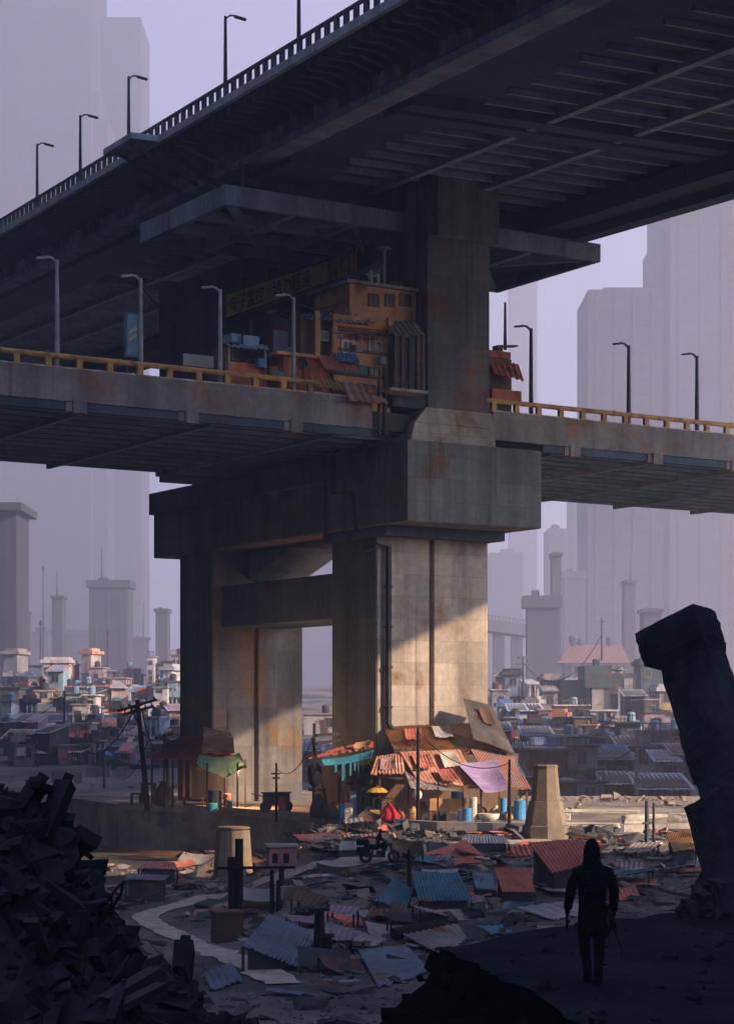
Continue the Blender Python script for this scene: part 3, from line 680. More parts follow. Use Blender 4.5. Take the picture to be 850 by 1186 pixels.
q = poly_slab([p.lerp(Vector((5, 125, 0)), 0.0)+Vector((0, -0.25, 0)) for p in pts[:6]]+[pts[5]+Vector((0, 0.6, 0))]+[p+Vector((0, 0.7, 0)) for p in reversed(pts[:5])], PZ-0.32, PZ+0.12)
kind(q.build('kerb', mat('kerb_stone', (0.42, 0.36, 0.32), (0.22, 0.2, 0.19), 0.6, 0.4), loc=(0, 0, 0)), 'structure')
def pl(u, v):            # point on the platform top seen at photo pixel
    Y = (CAMZ-PZ)*F/(v-CV); return W(u, v, Y)

# main market stall -------------------------------------------------
S = thing('market_stall', 'big market stall of patched rusty roof sheets built against the sunlit pier leg', 'stall', W(520, 944, 107))
px_sheet([(443, 842, 110.3), (545, 838, 113.0), (597, 873, 109.5), (456, 868, 107.2)], 40, P_GOLD, S, amp=0.05)
px_sheet([(537, 809, 111.5), (569, 817, 112.5), (596, 873, 109.0), (548, 856, 108.3)], 20, P_GREY, S, amp=0.035, jag=0.03)
px_sheet([(463, 871, 107.2), (533, 868, 108.6), (556, 912, 104.6), (486, 908, 103.2)], 16, P_RUSTY, S, amp=0.014)
px_sheet([(436, 876, 107.0), (466, 872, 107.4), (470, 897, 103.6), (428, 899, 103.2)], 10, P_RUSTY, S, amp=0.018, jag=0.15)
px_sheet([(545, 868, 108.8), (593, 872, 110), (616, 915, 105.4), (572, 914, 104.8)], 16, P_STRIPE, S, amp=0.02)
px_sheet([(466, 888, 105.0), (478, 904, 103.6), (536, 917, 103.0), (476, 914, 102.6)], 6, P_GREY, S, amp=0.02)
q = MB(); q.hexa([W(442, 945, 109.8), W(600, 945, 113.3), W(600, 945, 113.5), W(442, 945, 110.0), W(442, 866, 109.8), W(600, 873, 113.3), W(600, 873, 113.5), W(442, 866, 110.0)]); q.build('back_wall', P_BROWN, S)
POSTS = [(440, 898, 104), (473, 910, 103.2), (507, 912, 103), (536, 912, 104), (557, 914, 104.5), (578, 914, 105), (610, 914, 105.6)]
for u, v, Y in POSTS:
    p = W(u, v, Y); q = MB(); q.beam(Vector((p.x, p.y, PZ)), p, 0.1, 0.1); q.build('post', WOOD_D if u % 2 else P_BROWN, S)
for (a, c) in (((440, 899, 104), (536, 912, 104)), ((536, 912, 104), (612, 914, 105.6))):
    q = MB(); q.beam(W(*a), W(*c), 0.12, 0.12); q.build('eave_beam', P_BROWN, S)
q = MB(); q.beam(W(456, 870, 107.4), W(594, 874, 109.6), 0.16, 0.16); q.build('ridge_beam', P_DARK, S)
px_sheet([(561, 884, 108.6), (579, 884, 109), (586, 915, 105.9), (560, 914, 105.4)], 4, P_BROWN, S, name='side_board', amp=0.01)
q = MB(); q.sheet(W(529, 884, 106.2), W(575, 880, 107.2), W(588, 914, 103.4), W(561, 918, 102.8), waves=0, thick=0.03, sag=0.12)
tag(q.build('purple_sheet', P_PURPLE), 'lilac metal sheet lying askew over the rusty stall roof', 'sheet')
q = MB(); q.hexa([W(498, 941, 104.2), W(540, 941, 105), W(540, 941, 106.2), W(498, 941, 105.4), W(498, 925, 104.2), W(540, 925, 105), W(540, 925, 106.2), W(498, 925, 105.4)]); 
tag(q.build('counter', paint('peach_boards', (0.52, 0.28, 0.13))), 'peach coloured market counter under the rusty awning', 'counter')
# goods
def on(u, Y, z=PZ): return Vector(((u-CU)/F*Y, Y, z))
def barrel(u, Y, r, h, m, lab, cat='drum', name='drum', z=PZ):
    c = on(u, Y, z); q = MB(); q.lathe(c, [(r*0.92, 0), (r, 0.05), (r*0.97, h*0.33), (r*1.03, h*0.35), (r*0.97, h*0.37), (r*0.97, h*0.64), (r*1.03, h*0.66), (r*0.97, h*0.68), (r, h-0.05), (r*0.9, h)], 14)
    return tag(q.build(name, m, smooth=False), lab, cat)
def sack(u, Y, r, h, m, lab, cat='sack', name='sack', z=PZ):
    c = on(u, Y, z); rr = random.Random(int(u*7)); q = MB()
    pr = [(r*0.8, 0), (r*1.05, h*0.15), (r*1.02, h*0.45), (r*0.75, h*0.75), (r*0.28, h*0.9), (r*0.38, h)]
    q.lathe(c, pr, 12)
    for i, v in enumerate(q.v): q.v[i] = v + Vector((mnoise.noise(v*2.1), mnoise.noise(v*2.3+Vector((5, 0, 0))), 0))*r*0.3
    return tag(q.build(name, m, smooth=True), lab, cat)
sack(450.5, 103.2, 0.42, 0.95, P_CRIM, 'crimson cloth bundle at the left end of the market stall')
barrel(534, 103.2, 0.2, 0.62, P_CREAM, 'cream drum left of the bright blue jug', )
barrel(541, 102.8, 0.22, 0.7, P_BRIGHTB, 'bright blue drum at the right end of the peach counter')
barrel(548, 103.0, 0.2, 1.25, P_CREAM, 'tall cream canister between the blue drum and the white basin', 'canister', 'canister')
barrel(529, 105.6, 0.3, 0.42, P_BRIGHTB, 'blue plastic tub standing on the peach counter', 'tub', 'tub', z=W(529, 925, 105.6).z)
barrel(583, 104.6, 0.17, 1.15, P_BRIGHTB, 'slim blue barrel under the striped awning', 'barrel', 'barrel')
barrel(602, 105.0, 0.3, 1.0, P_BRIGHTB, 'wide blue barrel at the right end of the stall', 'barrel', 'barrel')
q = MB(); c = on(566, 103.0); q.lathe(c, [(0.28, 0), (0.5, 0.18), (0.56, 0.42), (0.52, 0.42), (0.26, 0.08)], 16); tag(q.build('basin', P_CREAM, smooth=True), 'white basin on the terrace edge in front of the stall', 'basin')
q = MB(); c = on(483, 102.9, PZ+1.1); q.lathe(c, [(0.06, 0), (0.24, 0.12), (0.26, 0.35), (0.12, 0.6), (0.03, 0.75)], 10); tag(q.build('hanging_bag', P_CREAM, smooth=True), 'pale bag hung on the second post of the stall', 'bag')
q = MB(); q.tube([c+UPZ*0.72, Vector((c.x, c.y+0.3, 4.3))], 0.015, 5); tag(q.build('cord', WOOD_D), 'thin cord holding up the pale bag', 'cord')
um = thing('parasol', 'small yellow parasol over the goods left of the stall', 'parasol', on(437, 104.2))
q = MB(); q.lathe(on(437, 104.2, 0)+UPZ*(W(437, 918, 104.2).z), [(0.62, 0), (0.55, 0.08), (0.3, 0.22), (0.05, 0.3), (0.02, 0.36)], 12); q.build('canopy', P_YEL, um)
q = MB(); q.tube([on(437, 104.2), on(437, 104.2, W(437, 915, 104.2).z+0.2)], 0.03); q.build('pole', WOOD_D, um)
q = MB(); q.box(on(444, 104.6, PZ+1.12), (1.1, 0.6, 0.08)); 
for dx in (-.5, .5): q.box(on(444, 104.6, PZ+0.54)+Vector((dx, 0, 0)), (0.06, 0.5, 1.07))
tag(q.build('goods_table', P_YEL), 'yellow topped trestle table behind the crimson bundle', 'table')
rr = random.Random(5)
for i, (u, Y, w, h, m, lab) in enumerate([(434, 103.0, 0.5, 0.6, P_OCHRE, 'ochre crate under the yellow parasol'), (514, 103.4, 0.5, 0.5, P_DARK, 'black crate in front of the peach counter'), (522, 103.0, 0.55, 0.42, P_DARK, 'low black crate between the peach counter and cream drum'),
        (500, 103.5, 0.4, 0.55, P_BROWN, 'brown box at the left foot of the peach counter'), (592, 105.6, 0.9, 0.7, P_CREAM, 'white box between two blue barrels'), (399, 105.3, 0.5, 0.8, P_BRIGHTB, 'blue crate beneath the cyan tarpaulin'), (404, 104.6, 0.35, 0.9, P_CREAM, 'white narrow crate under the cyan awning'), (409, 105.0, 0.35, 1.5, P_PALEB, 'tall pale blue cabinet under the cyan awning'), (405, 105.2, 0.4, 0.35, P_CRIM, 'small crimson box on the white crate')]):
    z = PZ + (0.9 if 'on the white' in lab else 0)
    q = MB(); c = on(u, Y, z); q.box(c+UPZ*h/2, (w, w*0.8, h), rr.uniform(-.3, .3))
    for dz in (0.12, 0.5, 0.88): q.box(c+UPZ*h*dz, (w*1.06, w*0.86, 0.05), 0)
    tag(q.build('crate', m), lab, 'crate')
for i, (u, Y, r, h, m, lab) in enumerate(((478, 104.6, .34, .7, P_GOLD, 'tan sack behind the second post of the stall'), (489, 105.2, .4, .9, P_OCHRE, 'ochre sack at the back of the stall'), (494, 103.6, .26, .5, P_CREAM, 'small cream sack beside the brown box'), (556, 105.2, .36, .8, P_BROWN, 'brown sack behind the white basin'), (575, 105.8, .36, .7, P_CREAM, 'cream sack beside the slim blue barrel'), (462, 104.2, .3, .6, P_RED, 'red sack right of the crimson bundle'), (588, 104.4, .26, .45, P_GOLD, 'small tan sack in front of the white box'), (428, 104.6, .3, .7, P_GREY, 'grey sack left of the ochre crate'))): sack(u, Y, r, h, m, lab)
# hanging lamp under the green awning
c = W(279, 889, 117.0); hl = thing('hanging_lamp', 'small lit bulb hanging under the green awning of the corner hut', 'lamp', c)
q = MB(); q.lathe(c-UPZ*.1, [(.02, 0), (.07, .04), (.09, .11), (.06, .18), (.03, .22)], 10); bm_ = bpy.data.materials.new('lit_bulb'); bm_.use_nodes = True
bb = bm_.node_tree.nodes['Principled BSDF']; bb.inputs['Emission Color'].default_value = (1, .55, .25, 1); bb.inputs['Emission Strength'].default_value = 12; q.build('bulb', bm_, hl, smooth=True)
q = MB(); q.tube([c+UPZ*.1, c+UPZ*.7], .012, 5); q.build('cord', WOOD_D, hl)
bl = bpy.data.lights.new('bulb_light', 'POINT'); bl.energy = 900; bl.color = (1, .5, .22); bl.shadow_soft_size = .12; bo = bpy.data.objects.new('bulb_light', bl); COL.objects.link(bo); bo.parent = hl; bo.location = (0, -.22, -.1)
# left lean-to with cyan tarp -----------------------------------------
T = thing('awning_shelter', 'dark post shelter with a rusty red roof against the shaded side of the pier leg', 'shelter', W(400, 944, 107))
px_sheet([(390, 867, 110.5), (434, 857, 110.0), (434, 866, 107.0), (354, 880, 107.5)], 9, P_RED, T, amp=0.03, jag=0.1)
for a, c in (((363, 944, 107), (364, 838, 107)), ((378, 930, 107), (361, 855, 107)), ((393, 944, 106.5), (393, 870, 106.8)), ((420, 945, 106.4), (421, 866, 106.8)), ((430, 945, 106.4), (430, 866, 106.6)),
             ((366, 862, 107), (395, 857, 108.5)), ((366, 852, 107), (392, 850, 108.5)), ((394, 852, 108.5), (401, 868, 108.5)), ((357, 915, 107), (378, 915, 107)), ((400, 900, 106.4), (432, 897, 106.3)), ((402, 908, 106.4), (432, 906, 106.3))):
    q = MB(); q.beam(W(*a), W(*c), 0.15, 0.15); q.build('post', WOOD_D, T)
q = MB(); q.bx(ST, -1.6, -0.02, 0.2, 4.2, PZ, PZ+2.6); q.build('wall', P_DARK, T)
q = MB(); q.sheet(W(372, 880, 106.6), W(433, 869, 106.4), W(430, 878, 106.0), W(376, 887, 106.1), sag=0.2, thick=0.015)
for (u, v0, v1, w) in ((397, 886, 905, 0.10), (399, 886, 912, 0.05), (406, 884, 899, 0.12), (415, 881, 902, 0.04), (389, 886, 895, 0.12), (411, 883, 893, 0.1)):
    q.beam(W(u, v0-3, 106.05), W(u, v1, 106.05), w, 0.015)
tag(q.build('tarpaulin', P_CYAN), 'torn cyan tarpaulin dripping in strips under the red shelter roof', 'tarpaulin')
q = MB(); c = W(364, 912, 106.8); q.lathe(c, [(0.12, 0), (0.32, 0.25), (0.42, 0.7), (0.36, 1.1), (0.12, 1.3)], 12); tag(q.build('hanging_bundle', BLACK, smooth=True), 'dark round bundle tied to the outer post of the shelter', 'bundle')
sack(369, 106.6, 0.5, 1.3, P_DARK, 'dark heap of covered goods left of the shelter')
sack(385, 106.0, 0.45, 0.9, P_BROWN, 'brown heap of sacking inside the shelter')

# hut under the second leg ----------------------------------------------
def pl2(u, v, Y): return W(u, v, Y)
Hh = thing('corner_hut', 'dark board hut with a spreading red roof under the far pier leg', 'hut', W(235, 930, 122))
q = MB(); q.hexa([W(206, 925, 121), W(262, 926, 119), W(262, 926, 123), W(206, 925, 125), W(206, 876, 121), W(262, 874, 119), W(262, 874, 123), W(206, 876, 125)]); q.build('wall', P_DARK, Hh)
for i, u in enumerate((213, 221, 229, 238, 247, 255)):
    q = MB(); q.beam(W(u, 924, 120.3), W(u, 880, 120.3), 0.16, 0.05); q.build('plank', P_DARK if i % 2 else P_BROWN, Hh)
px_sheet([(213, 852, 124), (236, 850, 122), (232, 881, 118.6), (172, 879, 120)], 20, P_BRICK, Hh, amp=0.025)
px_sheet([(236, 850, 122), (270, 853, 121), (272, 880, 118), (233, 881, 118.6)], 14, P_RED, Hh, amp=0.025)
px_sheet([(236, 842, 121.5), (268, 849, 121.2), (272, 874, 118.0), (234, 872, 118.4)], 0, P_RUSTY, Hh, name='leaning_board')
for u in (176, 190, 200, 262, 284):
    q = MB(); q.beam(on(u, 119), W(u, 880, 119), 0.12, 0.12); q.build('post', WOOD_D, Hh)
q = MB(); q.sheet(W(231, 874, 118.4), W(277, 872, 117.6), W(287, 891, 115.8), W(226, 889, 116.6), sag=0.5, thick=0.02, jag=0.35, nv=6)
tag(q.build('awning_cloth', P_TARP), 'ragged green canvas awning over the front of the corner hut', 'awning')
for (u, v, lab) in ((240, 893, 'left pole propping the green canvas awning'), (275, 893, 'right pole propping the green canvas awning')):
    q = MB(); q.tube([on(u, 116.4), W(u, 884, 116.6)], 0.05); tag(q.build('awning_pole', WOOD_D), lab, 'pole', 'poles propping the green awning')
barrel(249, 115.0, 0.42, 1.2, P_DARK, 'dark water barrel beside the green awning')
barrel(246, 113.5, 0.28, 0.5, P_CYAN, 'small cyan tub in front of the dark barrel', 'tub', 'tub')
barrel(263, 117, 0.22, 0.9, P_RED, 'red gas bottle under the green awning', 'gas bottle', 'gas_bottle')
barrel(266, 116, 0.18, 0.55, P_CYAN, 'cyan bucket beside the red gas bottle', 'bucket', 'bucket')
for (u0, u1, v, h, lab) in ((212, 236, 917, 0.55, 'low dark bench in front of the corner hut'), (164, 180, 898, 1.3, 'tall dark table left of the corner hut'), (152, 163, 911, 0.7, 'small dark table at the left end of the terrace')):
    Y = 119 if u0 > 200 else 122; a = on(u0, Y); c = on(u1, Y); q = MB(); w = (c.x-a.x)
    q.box((a+c)/2+UPZ*h, (w, 0.9, 0.1))
    for dx in (-.45, .45):
        for dy in (-.35, .35): q.box((a+c)/2+Vector((dx*w, dy, h/2-0.03)), (0.09, 0.09, h-0.06))
    tag(q.build('table', WOOD_D), lab, 'table', 'tables by the corner hut')
sack(190, 121, 0.6, 1.5, P_DARK, 'dark covered stack under the left eave of the corner hut')
# brazier cart by the pole
c = on(320, 113.0); q = MB(); q.box(c+UPZ*0.75, (1.5, 0.9, 0.7)); q.box(c+UPZ*1.13, (1.7, 1.0, 0.06))
for dx in (-.6, .6): q.tube([c+Vector((dx, -0.5, 0.32)), c+Vector((dx, -0.42, 0.32))], 0.32, 14); q.tube([c+Vector((dx, 0.42, 0.32)), c+Vector((dx, 0.5, 0.32))], 0.32, 14)
q.beam(c+Vector((-.8, 0, 0.9)), c+Vector((-1.4, 0, 1.05)), 0.06, 0.06)
tag(q.build('handcart', P_DARK), 'dark handcart beside the thin pole on the terrace', 'cart')
barrel(327, 112.4, 0.24, 0.9, P_RED, 'red fuel drum beside the dark handcart')

# ------------------------------------------------------------------ poles
def upole(base, top, r, arms, m, lab, name='utility_pole', cat='utility pole', grp=None):
    base = Vector(base); top = Vector(top); t = thing(name, lab, cat, base, grp)
    q = MB(); q.tube([base-UPZ*0.3, base.lerp(top, 0.5), top], [r*1.15, r, r*0.8], 8); q.build('pole', m, t)
    for (f, half, ang, w) in arms:
        p = base.lerp(top, f); d = Vector((math.cos(ang), 0.35, math.sin(ang))).normalized()
        q = MB(); q.beam(p-d*half+Vector((0, -r, 0)), p+d*half+Vector((0, -r, 0)), w, w); q.build('crossarm', m, t)
        for e in (-0.85, -0.45, 0.45, 0.85):
            if half > 0.6: q = MB(); q.tube([p+d*half*e+UPZ*w*0.5, p+d*half*e+UPZ*(w*0.5+0.16)], 0.05, 6); q.build('insulator', m, t)
    return t
p1b, p1t = on(171, 121), W(159, 811, 121); p2b, p2t = on(197, 138), W(190, 850, 138)
upole(p1b, p1t, 0.16, [(0.95, 1.25, 0.30, 0.16), (0.90, 1.0, 0.28, 0.16)], BLACK, 'tall leaning utility pole with two crossarms at the left end of the terrace')
upole(p2b, p2t, 0.13, [(0.96, 0.7, 0.25, 0.14), (0.90, 0.6, -0.2, 0.14)], BLACK, 'short utility pole behind the corner hut roof')
for k, (dz, dx, lab) in enumerate(((-0.3, -0.4, 'upper sagging wire between the leaning pole and short pole'), (-0.7, 0.3, 'lower sagging wire between the leaning pole and short pole'))):
    a = p1t+Vector((dx, 0, dz)); c = p2t+Vector((dx*0.4, 0, dz*0.6)); q = MB()
    q.tube([a.lerp(c, i/12)-UPZ*(1.0+0.45*k)*4*(i/12)*(1-i/12) for i in range(13)], 0.045, 5); tag(q.build('power_line', BLACK), lab, 'wire', 'power lines')
def gpt(u, v):
    Y = 45.0
    while Y < 400:
        x = (u-CU)/F*Y
        if CAMZ+(CV-v)/F*Y <= terr(x, Y): break
        Y += 0.25
    return Vector(((u-CU)/F*Y, Y, terr((u-CU)/F*Y, Y)))
def gpole(u, vt, vb, r, m, lab, arms=(), z=0.0, du=0, name='utility_pole', cat='utility pole'):
    Y = (CAMZ-z)*F/(vb-CV) if z else gpt(u, vb).y
    return upole(W(u, vb, Y), W(u+du, vt, Y), r, list(arms), m, lab, name, cat)
gpole(320, 884, 946, 0.07, BLACK, 'thin dark pole rising beside the handcart', [(0.8, 0.25, 0, 0.09), (0.72, 0.2, 0, 0.09)], PZ)
gpole(484, 843, 953, 0.09, BLACK, 'dark pole standing before the rusty stall roof', [(0.55, 0.3, 0, 0.1)], PZ)
gpole(749, 928, 985, 0.10, POLE_D, 'dark pole left of the leaning column beyond the hooded walker', [(0.55, 0.2, 0, 0.1)])
gpole(757, 930, 988, 0.07, POLE_D, 'thinner companion pole left of the leaning column', [])
gpole(121, 868, 912, 0.14, POLE_D, 'pole with a short crossarm on the pale open ground at left', [(0.97, 0.8, 0.0, 0.14)])
gpole(474, 984, 1036, 0.09, BLACK, 'dark stake at the left corner of the blue roof', [])
gpole(315, 1008, 1060, 0.09, BLACK, 'dark stake between the red box and the ridged roof', [])
gpole(322.5, 1020, 1057, 0.10, BLACK, 'shorter stake beside the ridged roof', [])
gpole(370, 1052, 1108, 0.19, BLACK, 'thick charred post right of the ridged roof', [(0.97, 0.35, 0.05, 0.12)])
gpole(380, 1082, 1110, 0.15, BLACK, 'short charred post stuck beside the thick charred post', [(0.95, 0.2, 0, 0.12)])
gpole(590, 880, 957, 0.08, BLACK, 'black pole leaning against the right end of the stall', [], PZ, du=0)
Y = gpt(273, 1085).y
G = thing('twin_post', 'charred twin post frame with a long crossbar standing over the path', 'post frame', W(273, 1085, Y))
q = MB(); q.tube([W(269, 1085, Y), W(268, 993, Y)], 0.14); q.build('post', BLACK, G)
q = MB(); q.tube([W(277, 1087, Y), W(277, 972, Y)], 0.15); q.build('post', BLACK, G)
q = MB(); q.beam(W(252, 1006, Y-0.2), W(342, 1005, Y-0.2), 0.1, 0.1); q.build('crossbar', BLACK, G)
# ------------------------------------------------------------------ hillside settlement
def slopeY(v):
    return 22.0/(0.07+(v-CV)/F) if v < 923 else CAMZ*F/(v-CV)
CLAIMED = set()
def house(u0, u1, vt, vb, wall, label, name='house', cat='house', Y=None, depth=6.0, yaw=0.0, roof='flat', roofm=None, wins=True, winm=None, seed=0, over=0.25, extra=None, group='houses on the hillside', drop=3.0):
    rr = random.Random(seed*31+int(u0*3+vt))
    Y = Y or slopeY(vb); s = Y/F; w = (u1-u0)*s; h = (vb-vt)*s
    base = W((u0+u1)/2, vb, Y); R = Matrix.Rotation(yaw, 3, 'Z')
    fn = lambda x, y, z: base + R @ Vector((x, y, 0)) + UPZ*z
    H = thing(name, label, cat, base, group)
    q = MB(); q.bx(fn, -w/2, w/2, 0, depth, -drop, h); q.build('wall', wall, H)
    rm = roofm or P_GREY
    if roof == 'flat':
        q = MB(); q.bx(fn, -w/2-over, w/2+over, -over, depth+over, h, h+0.22); r = q.build('roof', rm, H)
        if rr.random() < 0.6:
            x = rr.uniform(-w*.3, w*.3); q = MB(); c = fn(x, depth*.5, h+0.22); q.lathe(c, [(0.5, 0), (0.55, 0.1), (0.55, 1.0), (0.3, 1.2)], 10); q.build('water_tank', P_DARK if rr.random() < .5 else P_PALEB, H)
        if rr.random() < 0.5:
            q = MB()
            for i in range(6): q.tube([fn(-w/2+i*w/5, 0, h+.2), fn(-w/2+i*w/5, 0, h+1.0)], 0.05, 4)
            q.tube([fn(-w/2, 0, h+1), fn(w/2, 0, h+1)], 0.05, 4); q.build('roof_railing', STEEL_D, H)
    elif roof == 'slab':
        q = MB(); q.bx(fn, -w/2-over*2, w/2+over*2, -over*2, depth+over, h, h+0.6); q.bx(fn, -w/2, w/2, 0.4, depth-0.4, h+0.602, h+1.1); q.build('roof', rm, H)
    elif roof == 'shed':
        q = MB(); q.sheet(fn(-w/2-.3, depth+.3, h+depth*.16), fn(w/2+.3, depth+.3, h+depth*.16), fn(w/2+.4, -1.0, h-.25), fn(-w/2-.4, -1.0, h-.25), waves=max(6, int(w*2.6)), amp=0.03, jag=0.08, thick=.04); q.build('roof', rm, H)
        q = MB(); q.add([fn(-w/2, 0, h), fn(-w/2, depth, h), fn(-w/2, depth, h+depth*.15), fn(w/2, 0, h), fn(w/2, depth, h), fn(w/2, depth, h+depth*.15)], [(0, 1, 2), (3, 5, 4), (1, 4, 5, 2), (0, 3, 4, 1), (0, 2, 5, 3)]); q.build('gable', wall, H)
    elif roof == 'gable':
        g = h+w*0.22
        q = MB()
        q.add([fn(-w/2-.6, -.6, h-.2), fn(w/2+.6, -.6, h-.2), fn(w/2-.2, depth/2, h+depth*.42), fn(-w/2+.2, depth/2, h+depth*.42), fn(-w/2-.6, depth+.6, h-.2), fn(w/2+.6, depth+.6, h-.2)],
              [(0, 1, 2, 3), (4, 3, 2, 5), (0, 3, 4), (1, 5, 2), (0, 4, 5, 1)]); q.build('roof', rm, H)
    if wins:
        wl = wins if isinstance(wins, (list, tuple)) else None
        if wl is None:
            nf = max(1, int(round(h/3.0))); nc = max(1, int(round(w/2.4))); wl = []
            for i in range(nc):
                for j in range(nf):
                    if rr.random() < 0.78: wl.append(((i+0.5)/nc + rr.uniform(-.05, .05), (j+0.58)/nf, rr.choice((0.9, 1.1, 1.3)), rr.choice((1.0, 1.2, 1.3))))
        for (fx, fz, ww, hh) in wl:
            x = -w/2+fx*w; z = fz*h; ww = min(ww, w*.45); hh = min(hh, h*.5)
            winp(H, fn, x-ww/2, x+ww/2, -0.003, z-hh/2, z+hh/2, winm or P_GREY)
        if h > 2.2 and rr.random() < .6:
            x = rr.uniform(-.3, .3)*w; q = MB(); q.bx(fn, x-.5, x+.5, -0.06, -0.004, -0.2, 1.9); q.build('door', rr.choice((P_BROWN, P_DARK, P_TEAL)), H)
    for e in (extra or ()):
        k = e[0]
        if k == 'awning':
            _, f0, f1, fz, m = e; q = MB(); q.sheet(fn(-w/2+f0*w, -.02, h*fz), fn(-w/2+f1*w, -.02, h*fz), fn(-w/2+f1*w+.2, -1.7, h*fz-1.0), fn(-w/2+f0*w-.2, -1.7, h*fz-1.0), waves=max(5, int((f1-f0)*w*2.2)), amp=.03, jag=.05, thick=.04); q.build('awning', m, H)
        if k == 'balcony':
            _, f0, f1, fz, m = e; x0, x1 = -w/2+f0*w, -w/2+f1*w; z = h*fz
            q = MB(); q.bx(fn, x0, x1, -1.2, -.01, z-.12, z); q.bx(fn, x0, x1, -1.2, -1.1, z, z+.9); q.build('balcony', m, H)
        if k == 'panel':
            _, f0, f1, z0, z1, m = e; q = MB(); q.bx(fn, -w/2+f0*w, -w/2+f1*w, -.25, -.15, h*z0, h*z1); q.build('sign_panel', m, H)
        if k == 'bars':
            _, f0, f1, z0, z1, m = e; q = MB()
            for i in range(5): x = -w/2+(f0+(f1-f0)*(i+.5)/5)*w; q.bx(fn, x-.12, x+.12, -.29, -.252, h*z0, h*z1*(.9+.1*(i % 2)))
            q.build('sign_bars', m, H)
        if k == 'band':
            _, fz, m = e; q = MB(); q.bx(fn, -w/2-.1, w/2+.1, -.12, -.004, h*fz-.15, h*fz+.15); q.build('floor_band', m, H)
        if k == 'posts':
            _, n, m = e; q0 = None
            for i in range(n):
                x = -w/2+.2+(w-.4)*i/(n-1); q = MB(); q.bx(fn, x-.09, x+.09, -.95, -.77, -drop, h-.25); q.build('post', m, H)
    return H
P_W2 = paint('grey_white_plaster', (0.48, 0.46, 0.48), (0.32, 0.31, 0.33)); P_BEIGE = paint('beige_plaster', (0.44, 0.37, 0.34), (0.30, 0.26, 0.25))
P_SLATE = paint('slate_blue_sheet', (0.15, 0.20, 0.27), (0.10, 0.13, 0.18)); P_DTEAL = paint('dark_teal_concrete', (0.06, 0.095, 0.10), (0.04, 0.06, 0.068))
P_MAUVE = paint('mauve_plaster', (0.34, 0.24, 0.28), (0.24, 0.17, 0.21)); P_ROSE = paint('rose_boards', (0.52, 0.22, 0.22), (0.36, 0.16, 0.17))
# ---- left slope, from the top row down
house(50, 80, 768, 813, P_WHITE, 'white block with a projecting flat roof and scattered small square windows', roof='slab', roofm=P_WHITE, Y=372, depth=10, seed=1,
      wins=[(.14, .8, .9, 1.3), (.3, .8, 1.2, 1.3), (.48, .8, .6, .7), (.7, .8, 1, 1.4), (.3, .58, 1, 1.3), (.5, .58, .7, .7), (.72, .58, 1, 1.3), (.3, .34, .9, 1)])
house(103, 119, 774, 818, P_MAUVE, 'tall mauve annex with flat cap beside the long pink block', Y=368, depth=9, seed=2, wins=[(.5, .8, .8, .8)])
house(119.5, 146, 786, 818, P_PINK, 'long pink block with a row of four small dark windows', Y=367, depth=9, seed=3, wins=[(.2, .45, .8, 1.2), (.42, .45, .9, 1.2), (.66, .45, .8, 1.2), (.87, .45, .7, 1.1)])
house(170, 178.5, 761, 806, P_W2, 'slim white stair tower with one column of windows', Y=375, depth=6, seed=4, wins=[(.5, .85, .7, .7), (.5, .6, .6, .8), (.5, .45, .6, .8), (.5, .3, .6, .8)])
house(15, 49, 772, 828, P_SLATE, 'broad dusky block left of the white block', Y=395, depth=12, seed=5, wins=False, roofm=P_DARK)
house(41, 60, 801, 832, P_BEIGE, 'beige two storey house with a dark open upper storey', seed=6, yaw=.12, wins=[(.5, .85, 2.0, .9), (.35, .35, 1.3, 1.3)], extra=[('band', .62, P_BEIGE)], roofm=P_BEIGE)
house(24, 41, 817, 833, P_TEAL, 'low teal lean-to beside the beige house', roof='shed', roofm=P_PALEB, seed=7, wins=False)
house(62, 75, 809, 832, P_BROWN, 'small brown house with an orange lower wall between beige and mint houses', seed=8, extra=[('panel', .1, .9, 0.0, .4, P_ORANGE)])
house(76, 93, 805, 833, P_GREEN, 'pale mint house with dark green roof edge', seed=9, roofm=P_DTEAL, wins=[(.5, .6, .9, 1.6), (.2, .6, .5, 1.3)])
house(98, 111, 806, 836, P_WHITE, 'little white tower house with a single brown window', seed=10, over=.45, roofm=P_WHITE, wins=[(.5, .62, 1, 1.4)], winm=P_BROWN)
house(112, 137, 804, 821, P_DARK, 'dark balconied house below the long pink block', seed=11, extra=[('balcony', .05, .95, .3, P_DARK)], roofm=P_DARK, wins=[(.3, .6, 1.6, 1.3), (.7, .6, 1.6, 1.3)])
house(136.5, 151, 794, 818, P_WHITE, 'white terraced house with two small windows right of the pink block', Y=355, seed=12, yaw=-.1)
house(151.5, 176, 800, 822, P_SLATE, 'slate blue boarded house below the slim stair tower', Y=345, seed=13, roof='shed', roofm=P_PALEB)
house(178, 193.5, 797, 826, P_WHITE, 'white two storey villa with two stacked balconies', seed=14, extra=[('balcony', .1, .75, .12, P_W2), ('balcony', .1, .75, .55, P_W2)], wins=[(.4, .78, 1.5, 1.3), (.4, .33, 1.5, 1.3)])
house(194, 216, 790, 824, P_PALEB, 'pale blue framed house half hidden by the far pier leg', seed=15, extra=[('posts', 5, P_W2), ('balcony', 0, 1, .5, P_PALEB)], roofm=P_SLATE)
house(118, 160, 820, 838, P_WHITE, 'white shop house with two ochre panels under its flat roof', seed=16, wins=[(.2, .25, 1, 1), (.6, .25, 1, 1)], extra=[('panel', .14, .48, .38, .82, P_OCHRE), ('panel', .56, .95, .38, .82, P_OCHRE)], roofm=P_W2)
house(160.5, 180, 822, 840, P_W2, 'grey white house with roof tank behind the leaning utility pole', seed=17)
house(181, 200, 824, 842, P_DARK, 'dark house with blue drum below the white villa', seed=18, roof='flat', roofm=P_SLATE)
